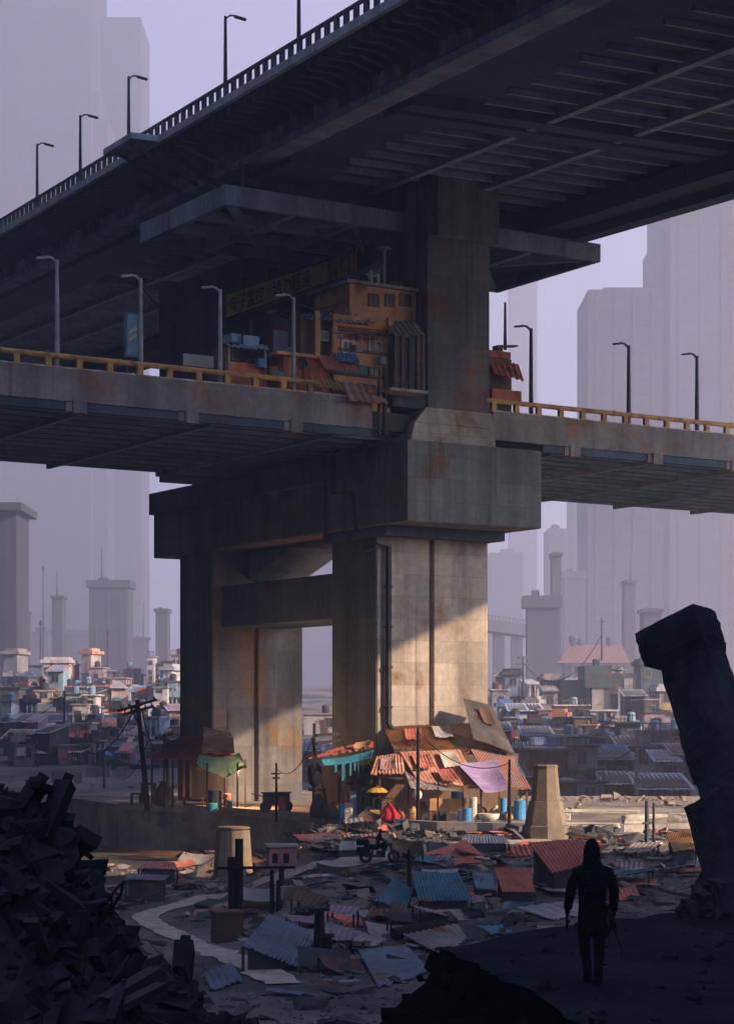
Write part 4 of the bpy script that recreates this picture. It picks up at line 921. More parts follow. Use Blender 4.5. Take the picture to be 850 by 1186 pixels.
house(18, 73, 834, 852, P_DARK, 'long low dark workshop with a patched grey roof', seed=19, roof='shed', roofm=P_GREY, wins=[(.3, .4, 1.2, 1), (.75, .4, 1.2, 1)])
house(123, 148, 838, 853, P_BEIGE, 'beige shop carrying a pale blue signboard with dark strokes', seed=20, extra=[('panel', 0, 1, .45, 1.0, P_PALEB), ('bars', .1, .9, .55, .88, P_DARK)], wins=False)
house(148.5, 162, 836, 860, P_ROSE, 'rose red boarded house right of the blue signboard', seed=21, wins=[(.5, .75, .8, .9)])
house(107, 122.5, 840, 862, P_SALMON, 'salmon house with brown upper storey right of the red awning', seed=22, roofm=P_WHITE, wins=[(.5, .3, 1, 1)], extra=[('panel', 0, 1, .6, .95, P_BEIGE)])
house(163, 182, 846, 866, P_MAUVE, 'mauve shed behind the leaning utility pole', seed=23, roof='shed', roofm=P_GREY)
house(183, 206, 845, 866, P_W2, 'pale walled house with a door close to the far pier leg', seed=24)
house(78, 105, 839, 882, P_BEIGE, 'beige house with a broad red corrugated awning', seed=25, Y=248, wins=[(.25, .25, 1, 1.2)], extra=[('awning', .05, 1.25, .86, P_RED), ('panel', .12, .4, .05, .5, P_BROWN), ('posts', 3, P_W2)], roofm=P_WHITE)
house(122, 147, 856, 878, P_WHITE, 'low white house with posts left of the blue tarpaulin', seed=26, extra=[('posts', 4, P_W2)], roofm=P_BEIGE)
house(4, 31, 854, 876, P_BROWN, 'low brown hut at the left edge behind the pale canopy', seed=27, roof='shed', roofm=P_BEIGE)
house(54, 77, 853, 876, P_DARK, 'dark cabin with a crimson panel left of the red awning', seed=28, extra=[('panel', .1, .45, .3, .7, P_CRIM)], roof='shed', roofm=P_GREY)
house(0, 22, 798, 836, P_DTEAL, 'dark green house cut by the left edge of the picture', seed=29, roofm=P_DARK)
house(82, 100, 797, 812, P_DARK, 'dark flat house carrying a rooftop fence below the mauve annex', Y=362, seed=30, roofm=P_W2)
# gap between the legs and behind
house(345, 372, 868, 905, P_SLATE, 'slate blue shed seen between the two pier legs', seed=31, roof='shed', roofm=P_W2)
house(352, 392, 828, 850, P_W2, 'pale flat house far off between the two pier legs', seed=32)
# canopy tent and tarpaulin
tc = thing('canopy_tent', 'pale pointed canopy on thin posts at the left edge of the open ground', 'canopy', W(45, 893, 236))
q = MB(); a, c_, d, e = W(24, 872, 240), W(44, 873, 232), W(66, 873, 236), W(42, 868, 244); pk = W(41, 862, 238)
q.add([a, c_, d, e, pk], [(0, 1, 4), (1, 2, 4), (2, 3, 4), (3, 0, 4), (0, 3, 2, 1)]); q.build('canopy', P_BEIGE, tc)
for p in (a, c_, d): q = MB(); q.tube([Vector((p.x, p.y, terr(p.x, p.y)-.3)), p], .09, 6); q.build('post', WOOD_D, tc)
q = MB(); q.sheet(W(116, 866, 236), W(190, 880, 240), W(186, 886, 230), W(112, 868, 228), sag=1.3, thick=.03, nv=5); tag(q.build('tarpaulin', P_BLUE), 'long blue tarpaulin sagging over the open ground behind the leaning pole', 'tarpaulin')
# ---- right slope
hall = thing('concrete_hall', 'dark teal concrete hall with a tall striped middle tower and two lower wings', 'building', W(700, 824, slopeY(824)))
Yh = slopeY(824); sc_ = Yh/F
def hb(u0, u1, vt, vb, y0, y1, m, nm, **k):
    a, c = W(u0, vb, Yh), W(u1, vt, Yh); q = MB(); q.box(((a.x+c.x)/2, Yh+(y0+y1)/2, (a.z-3+c.z)/2), (c.x-a.x, y1-y0, c.z-a.z+3)); return q.build(nm, m, hall)
hb(679, 706, 775, 824, 0, 10, P_DTEAL, 'tower'); hb(685, 699, 780, 824, -.5, -.01, P_GREY, 'tower_stripe'); hb(677, 708, 771, 775.6, -.8, 10.5, P_DTEAL, 'tower_cap'); hb(690, 696, 763, 771, 2, 5, P_DTEAL, 'stair_head')
hb(706.1, 735, 783, 824, 1, 11, P_DTEAL, 'wing'); hb(723, 733, 786, 824, .3, .99, P_GREY, 'wing_panel'); hb(705.5, 737, 780, 783.2, .4, 11.5, P_DARK, 'wing_roof'); hb(716, 719, 796, 824, .4, .98, P_CONC, 'pier_strip')
hb(653, 678.9, 791, 824, 2, 12, P_CONC, 'wing'); hb(650, 679.5, 787.5, 791.2, 1.2, 12.5, P_DTEAL, 'wing_roof')
q = MB(); q.tube([W(697, 765, Yh+3), W(697, 715, Yh+3)], [.22, .10], 6); q.beam(W(694, 720, Yh+3), W(701, 720, Yh+3), .1, .1); q.beam(W(696, 723, Yh+3), W(699, 723, Yh+3), .5, .1)
tag(q.build('antenna_mast', POLE_D), 'tall antenna mast on the dark teal concrete hall', 'antenna')
q = MB(); q.lathe(W(715, 779, Yh+4), [(.1, 0), (.25, .1), (1.4, .35), (1.5, .5)], 12); tag(q.build('roof_dish', P_GREY), 'flat grey dish on the right wing of the concrete hall', 'dish')
house(624, 639.5, 823, 850, P_MAUVE, 'narrow rosy house with a dark window left of the mint shack', seed=41, roofm=P_PINK, wins=[(.55, .3, 1.0, 1.3), (.45, .75, .8, .8)])
house(641, 664, 835, 857, P_GREEN, 'mint green shack with one dark window on the right slope', seed=42, roofm=P_GREEN, wins=[(.5, .7, .8, 1.0)])
house(665, 683, 832, 862, P_BROWN, 'brown stall house with a red-orange balcony front', seed=43, extra=[('balcony', 0, 1, .12, P_ORANGE), ('panel', .85, 1.0, .2, .9, P_OCHRE)], roofm=P_TEAL, wins=[(.4, .55, 1.6, 1.2)])
house(684, 716, 824, 861, P_W2, 'open fronted pale house with a white roof edge and blue corner post', seed=44, roofm=P_WHITE, extra=[('posts', 3, P_PALEB), ('panel', .93, 1.02, .0, 1.0, P_BLUE), ('band', .62, P_W2)], wins=[(.35, .4, 1.6, 1.5), (.75, .4, 1, 1.5), (.5, .82, 3.0, 1.2)])
house(643, 682, 818, 833, P_DARK, 'dark shed with a bright flat roof below the concrete hall', seed=45, roofm=P_WHITE, wins=False)
house(605, 628, 822, 845, P_DARK, 'dark shed with a white sloping roof at the foot of the lamp mast', seed=46, roof='shed', roofm=P_WHITE)
house(590, 610, 822, 846, P_SLATE, 'low dusky shed next to the sunlit pier leg', seed=47, roof='shed', roofm=P_W2)
house(606, 640, 850, 872, P_DARK, 'dark lean-to under a slate blue roof left of the maroon shed', seed=48, roof='shed', roofm=P_SLATE)
house(612, 657, 869, 925, P_MAROON, 'big maroon boarded shed with a dark gateway', 'shed', 'shed', seed=49, roof='flat', roofm=P_MAUVE, depth=9, wins=[(.4, .45, 3.2, 2.4)])
house(658, 692, 866, 922, P_MAUVE, 'mauve boarded two storey shed beside the maroon shed', 'shed', 'shed', seed=50, roof='flat', roofm=P_DARK, depth=8, extra=[('band', .5, P_DARK)])
house(684, 733, 878, 918, P_DARK, 'dark shed under a drooping blue tarpaulin roof', 'shed', 'shed', seed=51, roof='shed', roofm=P_BLUE, depth=8)
house(700, 738, 906, 930, P_BROWN, 'low shed with a pale sheet roof below the blue tarpaulin shed', 'shed', 'shed', seed=52, roof='shed', roofm=P_W2, depth=5.5, Y=190)
house(741, 800, 912, 934, P_DARK, 'wide low shed under a bright patched blue and white roof', 'shed', 'shed', seed=53, roof='shed', roofm=paint('patched_white_blue_sheet', (0.62, 0.58, 0.56), (0.22, 0.31, 0.46), scale=1.1, rust_amt=.15), depth=7, Y=186)
house(744, 778, 848, 884, P_CONC, 'grey concrete house with a dark balcony right of the blue tarpaulin shed', seed=54, extra=[('balcony', .2, 1, .3, P_DARK)], roofm=P_CONC)
house(719, 742, 838, 872, P_DTEAL, 'dark teal house with a flat overhanging roof beside the lamp post', seed=55, roofm=P_DTEAL, over=.6)
house(735, 762, 820, 846, P_CONC, 'hazy flat roofed concrete house right of the hall', seed=56, Y=330)
house(763, 800, 808, 842, P_W2, 'hazy pale house with blue panel beside the leaning column', seed=57, Y=345, extra=[('panel', .3, .6, .3, .6, P_BLUE)])
house(770, 812, 846, 880, P_DTEAL, 'dim teal house partly hidden by the leaning column', seed=58)
house(560, 592, 845, 872, P_DARK, 'dark hut roof peeking out behind the tilted grey roof sheet', seed=59, roof='shed', roofm=P_SLATE)
# generic infill with honest differences
INF = [(84, 101, 817, 838, P_W2, 'low grey white house in front of the mint house'), (33, 54, 846, 866, P_MAUVE, 'mauve hut above the pale pointed canopy'), (165, 184, 812, 828, P_WHITE, 'white house with roof rail under the slate blue boarded house'), (138, 160, 850, 870, P_PINK, 'pink low house below the rose red boarded house'),
       (101, 118, 828, 843, P_DARK, 'dark low house between the red awning and the ochre panels'), (620, 642, 838, 856, P_DTEAL, 'dark green shed below the narrow rosy house'), (642, 686, 856, 868, P_DARK, 'long dark roofed hut below the mint green shack'), (716, 746, 862, 884, P_BROWN, 'brown hut between the lamp post and concrete house'),
       (596, 618, 868, 900, P_SLATE, 'slate hut behind the right end of the market stall'), (780, 815, 872, 905, P_MAROON, 'maroon hut above the patched white roof'), (176, 208, 862, 888, P_DARK, 'dark hut behind the short utility pole')]
for i, (a, c, d, e, m, l) in enumerate(INF): house(a, c, d, e, m, l, seed=70+i, roof='shed' if i % 2 else 'flat', roofm=(P_GREY, P_W2, P_SLATE)[i % 3])
MORE = [(2, 16, 838, 852, P_MAUVE, 'dusky mauve hut under the dark green house'), (30, 46, 838, 846, P_W2, 'sliver of grey house above the long low workshop'), (92, 107, 793, 808, P_BEIGE, 'beige cube house left of the tall mauve annex'), (146, 166, 782, 800, P_CONC, 'grey house with bare walls beneath the small hazy block'),
        (198, 212, 770, 796, P_CONC, 'grey house high against the far pier leg'), (56, 72, 843, 860, P_W2, 'grey white hut above the dark cabin'), (166, 180, 868, 884, P_WHITE, 'small white hut right of the blue tarpaulin'), (137, 150, 870, 884, P_SALMON, 'small salmon hut behind the blue tarpaulin'),
        (570, 590, 800, 824, P_CONC, 'grey hazy house beside the sunlit pier leg'), (586, 604, 832, 852, P_DTEAL, 'dark teal shed left of the white sloping roof'), (628, 646, 800, 826, P_CONC, 'bare grey house left of the concrete hall'), (640, 656, 846, 862, P_SALMON, 'salmon hut in front of the mint green shack'),
        (708, 726, 842, 866, P_SLATE, 'slate house beside the pale house with blue corner post'), (724, 748, 805, 832, P_DTEAL, 'dark teal house stepping down right of the concrete hall'), (746, 770, 826, 852, P_MAUVE, 'mauve house above the grey concrete house'), (692, 716, 862, 880, P_DARK, 'dark hut behind the blue tarpaulin roof'),
        (760, 786, 880, 908, P_CONC, 'grey shed behind the patched white roof'), (640, 664, 906, 930, P_DARK, 'dark lean-to in front of the maroon shed'), (668, 700, 908, 930, P_SLATE, 'slate hut in front of the mauve shed'), (598, 622, 898, 926, P_BROWN, 'brown hut between the stall and maroon shed')]
for i, (a, c, d, e, m, l) in enumerate(MORE): house(a, c, d, e, m, l, seed=90+i, roof=('flat', 'shed', 'flat')[i % 3], roofm=(P_W2, P_GREY, P_DARK, P_SLATE)[i % 4])
# infill rows, each with its own colours, roof and fittings
def infill(u_lo, u_hi, rows, seed, side, skip=()):
    r_ = random.Random(seed); used = set()
    WALLS = [(P_WHITE, 'white'), (P_W2, 'grey white'), (P_PINK, 'pink'), (P_BEIGE, 'beige'), (P_MAUVE, 'mauve'), (P_PALEB, 'pale blue'), (P_DARK, 'dark'), (P_SLATE, 'slate blue'), (P_GREEN, 'mint'), (P_BROWN, 'brown'), (P_CONC, 'bare grey'), (P_DTEAL, 'dark teal'), (P_SALMON, 'salmon')]
    wt = [4, 4, 2, 3, 2, 2, 3, 2, 1, 2, 3, 1, 1] if side == 'left' else [1, 2, 1, 2, 2, 1, 5, 3, 1, 3, 3, 4, 1]
    ROOFS = [(P_GREY, 'grey'), (P_W2, 'pale'), (P_SLATE, 'blue grey'), (P_RED, 'red'), (P_RUSTY, 'rusty'), (P_DARK, 'black'), (P_BLUE, 'blue')]
    n = 0
    for vb in rows:
        u = u_lo+r_.uniform(0, 6)
        while u < u_hi:
            w = r_.uniform(10, 19); h = (r_.uniform(14, 26) if r_.random() < .65 else r_.uniform(26, 42))*(1.1 if vb < 830 else .9)
            if any(a-5 < u+w/2 < b_+5 and vb > lim and vb < 850 for a, b_, lim in skip) or r_.random() < .2: u += w; continue
            for _ in range(40):
                wm, wn = r_.choices(WALLS, wt)[0]; rm, rn = r_.choice(ROOFS); rf = r_.choice(('flat', 'shed', 'flat', 'slab')); ft = r_.choice(('awning', 'balcony', 'band', 'posts', 'panel', 'none'))
                key = (wn, rn, rf, ft)
                if key not in used: used.add(key); break
            am, an = r_.choice(((P_RED, 'red'), (P_BLUE, 'blue'), (P_OCHRE, 'ochre'), (P_TEAL, 'teal'), (P_SALMON, 'salmon'), (P_WHITE, 'white')))
            ex = {'awning': [('awning', .1, .9, .62, am)], 'balcony': [('balcony', .1, .8, .42, am)], 'band': [('band', .5, am)], 'posts': [('posts', 3, P_W2)], 'panel': [('panel', .15, .6, .3, .55, am)], 'none': []}[ft]
            fl = {'awning': an+' awning', 'balcony': an+' balcony', 'band': an+' floor band', 'posts': 'row of pale posts', 'panel': an+' wall panel', 'none': 'plain front'}[ft]
            tall = 'tall ' if h > 24 else ('low ' if h < 15 else '')
            fl2 = {'flat': 'flat', 'shed': 'sloping', 'slab': 'thick slab'}[rf]
            house(u, u+w, vb-h, vb+r_.uniform(-2, 2), wm, '%s%s house, %s %s roof, %s, %s slope' % (tall, wn, fl2, rn, fl, side), seed=seed*100+n, roof=rf, roofm=rm, extra=ex, yaw=r_.uniform(-.35, .35), depth=r_.uniform(4, 7))
            n += 1; u += w*r_.uniform(.8, 1.15)
infill(0, 208, (803, 822, 846, 868), 5, 'left', ((0, 208, 900),))
infill(0, 120, (884,), 9, 'near left', ())
infill(572, 800, (812, 838, 862, 886), 7, 'right', ((636, 738, 0),))
# poles of the settlement
def spole(u, vt, vb, r, m, lab, arms=(), Y=None, name='utility_pole', cat='utility pole'):
    Y = Y or slopeY(vb); return upole(W(u, vb+3, Y), W(u, vt, Y), r, list(arms), m, lab, name, cat)
spole(606, 760, 822, .20, POLE_D, 'tall double headed lamp mast left of the concrete hall', [(.97, .9, 0, .35), (.85, 1.3, 0, .18)], name='lamp_mast', cat='lamp mast')
spole(602, 795, 822, .16, POLE_D, 'short stout mast beside the double headed lamp mast', [(.6, 1.2, 0, .25)])
spole(737, 862, 936, .17, POLE, 'pale lamp post with a flat head on the open ground at right', [(.985, .55, 0, .16), (.93, .35, 0, .1)], Y=176, name='lamp_post', cat='lamp post')
spole(74.5, 800, 862, .16, STEEL_D, 'dark thin pole rising past the left side of the mint house', Y=262)
spole(100, 838, 872, .10, STEEL_D, 'thin dark pole before the red awning', Y=240)
spole(196, 780, 806, .14, POLE_D, 'hazy pole with a small head above the pale blue framed house', [(.95, .8, 0, .3)])
spole(114, 893, 912, .08, POLE_D, 'short stake on the pale open ground', Y=222)
# low wall and fences of the open ground
for (u0, u1, v, h, lab) in ((60, 96, 905, 1.0, 'long low dark wall on the open ground left'), (100, 150, 897, .8, 'low broken fence wall behind the crossarm pole'), (640, 745, 936, .7, 'low dark wall at the back of the sunlit strip'), (112, 137, 958, 1.4, 'small dark block shed left of the terrace')):
    Y = slopeY(v); a, c = W(u0, v, Y), W(u1, v, Y); q = MB(); n = 7
    for i in range(n):
        if i == 4 and n > 5 and h < 1.2: continue
        x0 = a.x+(c.x-a.x)*i/n; x1 = a.x+(c.x-a.x)*(i+1)/n-.02
        q.box(((x0+x1)/2, Y, a.z-.6+(h+.6)/2), (x1-x0, .5 if h < 1.2 else 4, h+.6+random.uniform(-.12, .12)))
    tag(q.build('low_wall', P_CONC if v < 930 else P_DARK), lab, 'wall')

# ------------------------------------------------------------------ towers in the haze
TW = mat('tower_concrete', (0.060, 0.058, 0.074), (0.040, 0.040, 0.054), 0.02, 0.2, fine=.3, bump=0)
TWB = mat('tower_glass', (0.036, 0.036, 0.048), (0.028, 0.028, 0.038), .02, 0, bump=0)
def tower(u0, u1, vt, Y, lab, d=None, cap=0, capd=0.12, setb=None, mast=None, m=None, vb=812, ribs=0, name='tower', cat='tower', wins=True, group='towers in the haze'):
    if Y > 560: Y = 560+(Y-560)*.85
    s = Y/F; a, c = W(u0, vb, Y), W(u1, vt, Y); w = c.x-a.x; d = d or w*.8; zb = -2.0
    t = thing(name, lab, cat, ((a.x+c.x)/2, Y+d/2, zb), group); m = m or TW
    cx, cy = (a.x+c.x)/2, Y+d/2
    q = MB(); q.box((cx, cy, (zb+c.z)/2), (w, d, c.z-zb)); q.build('shaft', m, t)
    if cap:
        q = MB(); q.box((cx, cy, c.z-cap*s/2), (w*(1+capd*2), d*(1+capd*2), cap*s)); q.box((cx-w*.2, cy, c.z+cap*s*.25), (w*.25, d*.3, cap*s*.5)); q.build('cap', m, t)
    if not cap and c.z < 420:
        r_ = random.Random(int(u0+vt)); q = MB()
        for i in range(3): q.box((cx+r_.uniform(-.3, .3)*w, cy, c.z+s*2.5), (w*r_.uniform(.1, .25), d*.3, s*r_.uniform(5, 9)))
        q.build('roof_plant', m, t)
    for (b0, b1, bv) in (setb or ()):
        b, e = W(b0, vb, Y), W(b1, bv, Y); q = MB(); q.box(((b.x+e.x)/2, cy, (zb+e.z)/2), (e.x-b.x-.02, d*.8, e.z-zb)); q.build('setback', m, t)
    if ribs:
        for i in range(ribs):
            x = a.x+w*(i+.5)/ribs; q = MB(); q.box((x, Y-.4*s, (zb+c.z-cap*s)/2), (w/ribs*.25, .8*s-.02, c.z-zb-cap*s-1)); q.build('rib', m, t)
    if mast:
        mu, mv = mast; q = MB(); q.tube([W(mu, vt+1, Y+d/2), W(mu, mv, Y+d/2)], [s*1.1, s*.4], 6); q.build('mast', m, t)
    if wins and w/s > 24:
        q = MB(); n = int(w/s/7); f = int((c.z-zb)/s/16)
        for j in range(2, f):
            z = c.z-(j*16-6)*s
            q.box((cx, Y-.12*s, z), (w*.94, .2*s, 2.2*s))
        q.build('window_band', TWB, t)
    return t
tower(-60, 106, -160, 1300, 'broad hazy tower filling the upper left corner', d=70, setb=((106, 113, 100), (113, 123, 133)), ribs=5)
tower(113, 163, 19, 1350, 'pale notched tower behind the row of highway lamps', d=50, ribs=3)
tower(-30, 19, 583, 430, 'dark flat capped tower at the left edge', d=16, cap=9, capd=.16, ribs=2)
tower(103, 148, 672, 640, 'square hazy tower with overhanging roof slab and thin mast', d=14, cap=8, capd=.07, mast=(118, 632), ribs=3)
tower(153, 171, 738, 760, 'small hazy block with two thin masts', mast=(166, 697), cap=3)
tower(22, 34, 708, 620, 'narrow hazy tower right of the dark flat capped tower', cap=4)
tower(135, 148, 555, 1700, 'very pale needle tower above the square hazy tower', d=20, setb=((134, 141, 612),), wins=False)
tower(34, 56, 732, 900, 'low hazy slab block between two thin masts', wins=False)
tower(62, 104, 730, 1000, 'wide faint block left of the square hazy tower', cap=5, wins=False)
tower(681, 767, 335, 800, 'broad hazy tower standing behind the three right street lamps', d=40, setb=((700, 766, 330),), ribs=4)
tower(776, 900, 90, 900, 'vast hazy tower cut by the right edge', d=70, setb=((768, 777, 262),), ribs=5)
tower(664, 722, 560, 1300, 'faint tower below the lower road on the right', d=40, ribs=4)
tower(635, 656, 612, 1200, 'pale stepped tower left of the faint tower', d=30, wins=False)
tower(592, 622, 300, 1900, 'very pale slender tower right of the big pier', d=40, wins=False)
tower(611, 646, 690, 520, 'capped round shouldered pylon tower on the right', d=7, cap=14, capd=.13, wins=False)
tower(653, 678, 662, 800, 'hazy capped tower right of the nearer pylon tower', d=8, cap=8, capd=.08, wins=False)
tower(567, 606, 640, 1500, 'faint slab tower close to the right side of the pier', d=30, wins=False)
tower(700, 720, 690, 900, 'slim faint tower above the red gabled hall', d=8, wins=False)
tower(348, 386, 650, 1300, 'faint tower seen between the pier legs', d=30, wins=False)
# thin masts
for (u, v0, v1, Y, lab) in ((50, 655, 772, 640, 'tall thin hazy mast left of the white block'), (47, 718, 772, 430, 'short dark mast in front of the low slab block'), (81, 600, 740, 1200, 'faintest needle mast above the wide faint block'), (125, 730, 790, 420, 'thin mast above the long pink block')):
    q = MB(); s = Y/F; q.tube([W(u, v1+30, Y), W(u, v1-20, Y), W(u, v0, Y)], [s*1.3, s*1.0, s*.7], 6); q.box(W(u, v0+4, Y), (s*3, s*3, s*5)); tag(q.build('mast', TW), lab, 'mast')
# distant red gabled hall with roof tanks
Yr = 560; RH = thing('gabled_hall', 'distant hall with a long faded red gabled roof', 'building', W(689, 800, Yr))
q = MB(); q.box(((W(655, 0, Yr).x+W(722, 0, Yr).x)/2, Yr+8, W(0, 785, Yr).z), (W(722, 0, Yr).x-W(655, 0, Yr).x, 14, 10)); q.build('wall', P_BEIGE, RH)
q = MB(); e = 12; A1, A2, B1, B2 = W(646, 768, Yr-1), W(730, 768, Yr-1), W(658, 747, Yr+8), W(720, 747, Yr+8); C1, C2 = A1+Vector((0, 18, 0)), A2+Vector((0, 18, 0))
q.add([A1, A2, B2, B1, C1, C2], [(0, 1, 2, 3), (4, 3, 2, 5), (0, 3, 4), (1, 5, 2), (0, 4, 5, 1)]); q.build('roof', paint('faded_red_tiles', (0.20, 0.10, 0.09), (0.14, 0.08, 0.075)), RH)
for i, u in enumerate((659, 668, 681, 692, 704, 716)): q = MB(); q.box(W(u, 778, Yr+.7), (1.1, .4, 3.0)); q.build('window', PANE, RH)
for (u, v, r, lab) in ((664, 742, 1.5, 'large round roof tank at the left end of the red gabled roof'), (672, 744, 1.1, 'small roof tank near the left end of the red gabled roof'), (706, 745, 1.3, 'lone roof tank near the right end of the red gabled roof')):
    q = MB(); c = W(u, 749, Yr+8); r *= .8; q.lathe(c, [(r*.7, 0), (r*.7, r*.8), (r, r*.9), (r*1.05, r*2.2), (r*.7, r*2.7)], 10); tag(q.build('roof_tank', P_DTEAL), lab, 'tank')
# far viaduct
Yv = 640; FV = thing('far_viaduct', 'small hazy viaduct with a latticed railing right of the big pier', 'viaduct', W(588, 800, Yv))
a, c = W(540, 722, Yv), W(613, 732, Yv+12)
q = MB(); q.beam(a, c, 8, 3.6); q.build('deck', TW, FV)
q = MB(); q.beam(a+UPZ*3.4+Vector((0, -4, 0)), c+UPZ*3.4+Vector((0, -4, 0)), .3, .3)
for i in range(19): p = a.lerp(c, i/18)+Vector((0, -4, 1.8)); q.beam(p, p+UPZ*1.6, .25, .25)
q.build('railing', TW, FV)
for u in (577, 598):
    f = (u-540)/73; p = a.lerp(c, f); q = MB(); q.box((p.x, p.y, p.z/2-1), (3.6, 4, p.z-2)); q.build('leg', TW, FV)
# unseen block added at left to keep sky light off the left faces
SB = thing('sky_blocker', 'unseen added slab blocking sky light from the left', 'building', (-68, 60, 0), 'towers in the haze')
q = MB(); q.box((-68, 60, 70), (26, 430, 146)); q.build('shaft', mat('sky_blocker_wall', (0.06, 0.065, 0.075), None, .1, .3), SB)

tower(640, 650, 640, 560, 'slim dark tower tucked behind the nearer pylon tower', d=8, cap=4, wins=False)
tower(724, 736, 672, 600, 'slim dusky tower above the right end of the red gabled hall', d=8, cap=3, mast=(730, 640), wins=False)
tower(746, 766, 705, 520, 'short dusky tower beside the head of the leaning column', d=9, cap=4, wins=False)
tower(60, 72, 690, 620, 'slim dusky tower behind the white block', d=8, cap=3, mast=(66, 660), wins=False)
tower(180, 194, 705, 600, 'slim dusky tower close to the far pier leg', d=8, cap=4, wins=False)
house(742, 775, 770, 818, P_DTEAL, 'dark mid rise block right of the concrete hall', seed=301, roof='slab', roofm=P_DARK, depth=9)
house(585, 603, 782, 822, P_SLATE, 'slate mid rise block left of the lamp mast', seed=302, roof='slab', roofm=P_DARK, depth=8)
house(630, 650, 788, 822, P_DTEAL, 'dark teal mid rise block at the left foot of the concrete hall', seed=303, roof='slab', roofm=P_GREY, depth=8)
def rock(q, c, d, M, seed, n=5, amp=.16, chip=.22, fr=2.6):
    # a broken block: a gridded box whose faces are chipped by noise
    sd = Vector((seed*1.7, seed*.3, 1)); c = Vector(c)
    for ax in range(3):
        for sg in (-1, 1):
            b, e = (ax+1) % 3, (ax+2) % 3; vs = []
            for i in range(n+1):
                for j in range(n+1):
                    p = [0, 0, 0]; p[ax] = sg*.5; p[b] = i/n-.5; p[e] = j/n-.5; p = Vector(p)
                    k = 1-chip*max(0, p.length-.55)*2.2; p = p*k
                    p += Vector((mnoise.noise(p*fr+sd), mnoise.noise(p*fr+sd*2), mnoise.noise(p*fr+sd*3)))*amp
                    vs.append(c + M @ Vector((p.x*d.x, p.y*d.y, p.z*d.z)))
            q.add(vs, [(i*(n+1)+j, i*(n+1)+j+1, (i+1)*(n+1)+j+1, (i+1)*(n+1)+j) for i in range(n) for j in range(n)])
# ------------------------------------------------------------------ ground things: find the ground under a photo pixel
def gpt(u, v):
    Y = 45.0
    while Y < 400:
        x = (u-CU)/F*Y
        if CAMZ+(CV-v)/F*Y <= terr(x, Y): break
        Y += 0.25
    return Vector(((u-CU)/F*Y, Y, terr((u-CU)/F*Y, Y)))
# dusty path bending round the twin post
PP = []
def path():
    P = [gpt(u, v) for u, v in ((640, 975), (590, 977), (530, 980), (478, 985), (450, 990), (395, 1003), (340, 1013), (290, 1028), (230, 1042), (190, 1054), (166, 1064), (180, 1074), (215, 1090), (255, 1107), (300, 1126), (330, 1142))]
    Q = []
    for i in range(len(P)-1):
        for k in range(6): Q.append(P[i].lerp(P[i+1], k/6))
    Q.append(P[-1]); PP.extend(Q); q = MB(); vs = []; fs = []
    for i, p in enumerate(Q):
        d = (Q[min(i+1, len(Q)-1)]-Q[max(i-1, 0)]); d.z = 0; d.normalize(); n = Vector((-d.y, d.x, 0))
        w = 0.66+0.28*mnoise.noise(p*0.8)+.18*mnoise.noise(p*2.7)
        for e in (-1, -.33, .33, 1): 
            g = p+n*w*(e+.25*mnoise.noise(p*3+Vector((e*9, 0, 0))))*(1.4 if abs(d.x) > .5 else .8); vs.append(Vector((g.x, g.y, terr(g.x, g.y)+.05)))
    for i in range(len(Q)-1):
        for k in range(3): fs.append((i*4+k, i*4+k+1, i*4+k+5, i*4+k+4))
    q.add(vs, fs); kind(q.build('path', mat('pale_dust_path', (0.58, 0.48, 0.42), (0.33, 0.275, 0.25), 1.3, 0.0, .95, .4), loc=(0, 0, 0), smooth=True), 'structure')
path()
# low shacks and roofs of the middle ground -----------------------------------
def lowshack(cs, m, lab, waves=8, wall=None, name='shack', cat='shack', grp='low shacks in the waste ground', wallh=True, jag=.06, amp=.035):
    """cs: photo corners BL BR FR FL plus heights above ground back/front"""
    pts, hb_, hf = cs; G = [gpt(u, v) for u, v in pts[4]]           # two ground points: back, front
    P = []
    for i, (u, v) in enumerate(pts[:4]):
        Y = G[0].y if i < 2 else G[1].y
        P.append(W(u, v, Y + (0.2 if i in (1, 2) else 0)))
    t = thing(name, lab, cat, (sum(p.x for p in P)/4, G[1].y, terr(P[3].x, G[1].y)), grp)
    q = MB(); q.sheet(*P, waves=waves*2, amp=amp*.5, thick=.03, jag=jag); q.build('roof_sheet', m, t)
    if wallh:
        c = sum(P, Vector())/4; I = [c+(p-c)*.86 for p in P]
        B = [Vector((p.x, p.y, terr(p.x, p.y)-.3)) for p in I]; T = [p-UPZ*.08 for p in I]
        q = MB(); q.hexa([B[3], B[2], B[1], B[0], T[3], T[2], T[1], T[0]]); q.build('wall', wall or P_DARK, t)
        for p, b in zip(P[2:], (P[2], P[3])):
            q = MB(); e = c+(p-c)*.97; q.beam(Vector((e.x, e.y, terr(e.x, e.y)-.2)), e-UPZ*.04, .09, .09); q.build('post', WOOD_D, t)
    return t
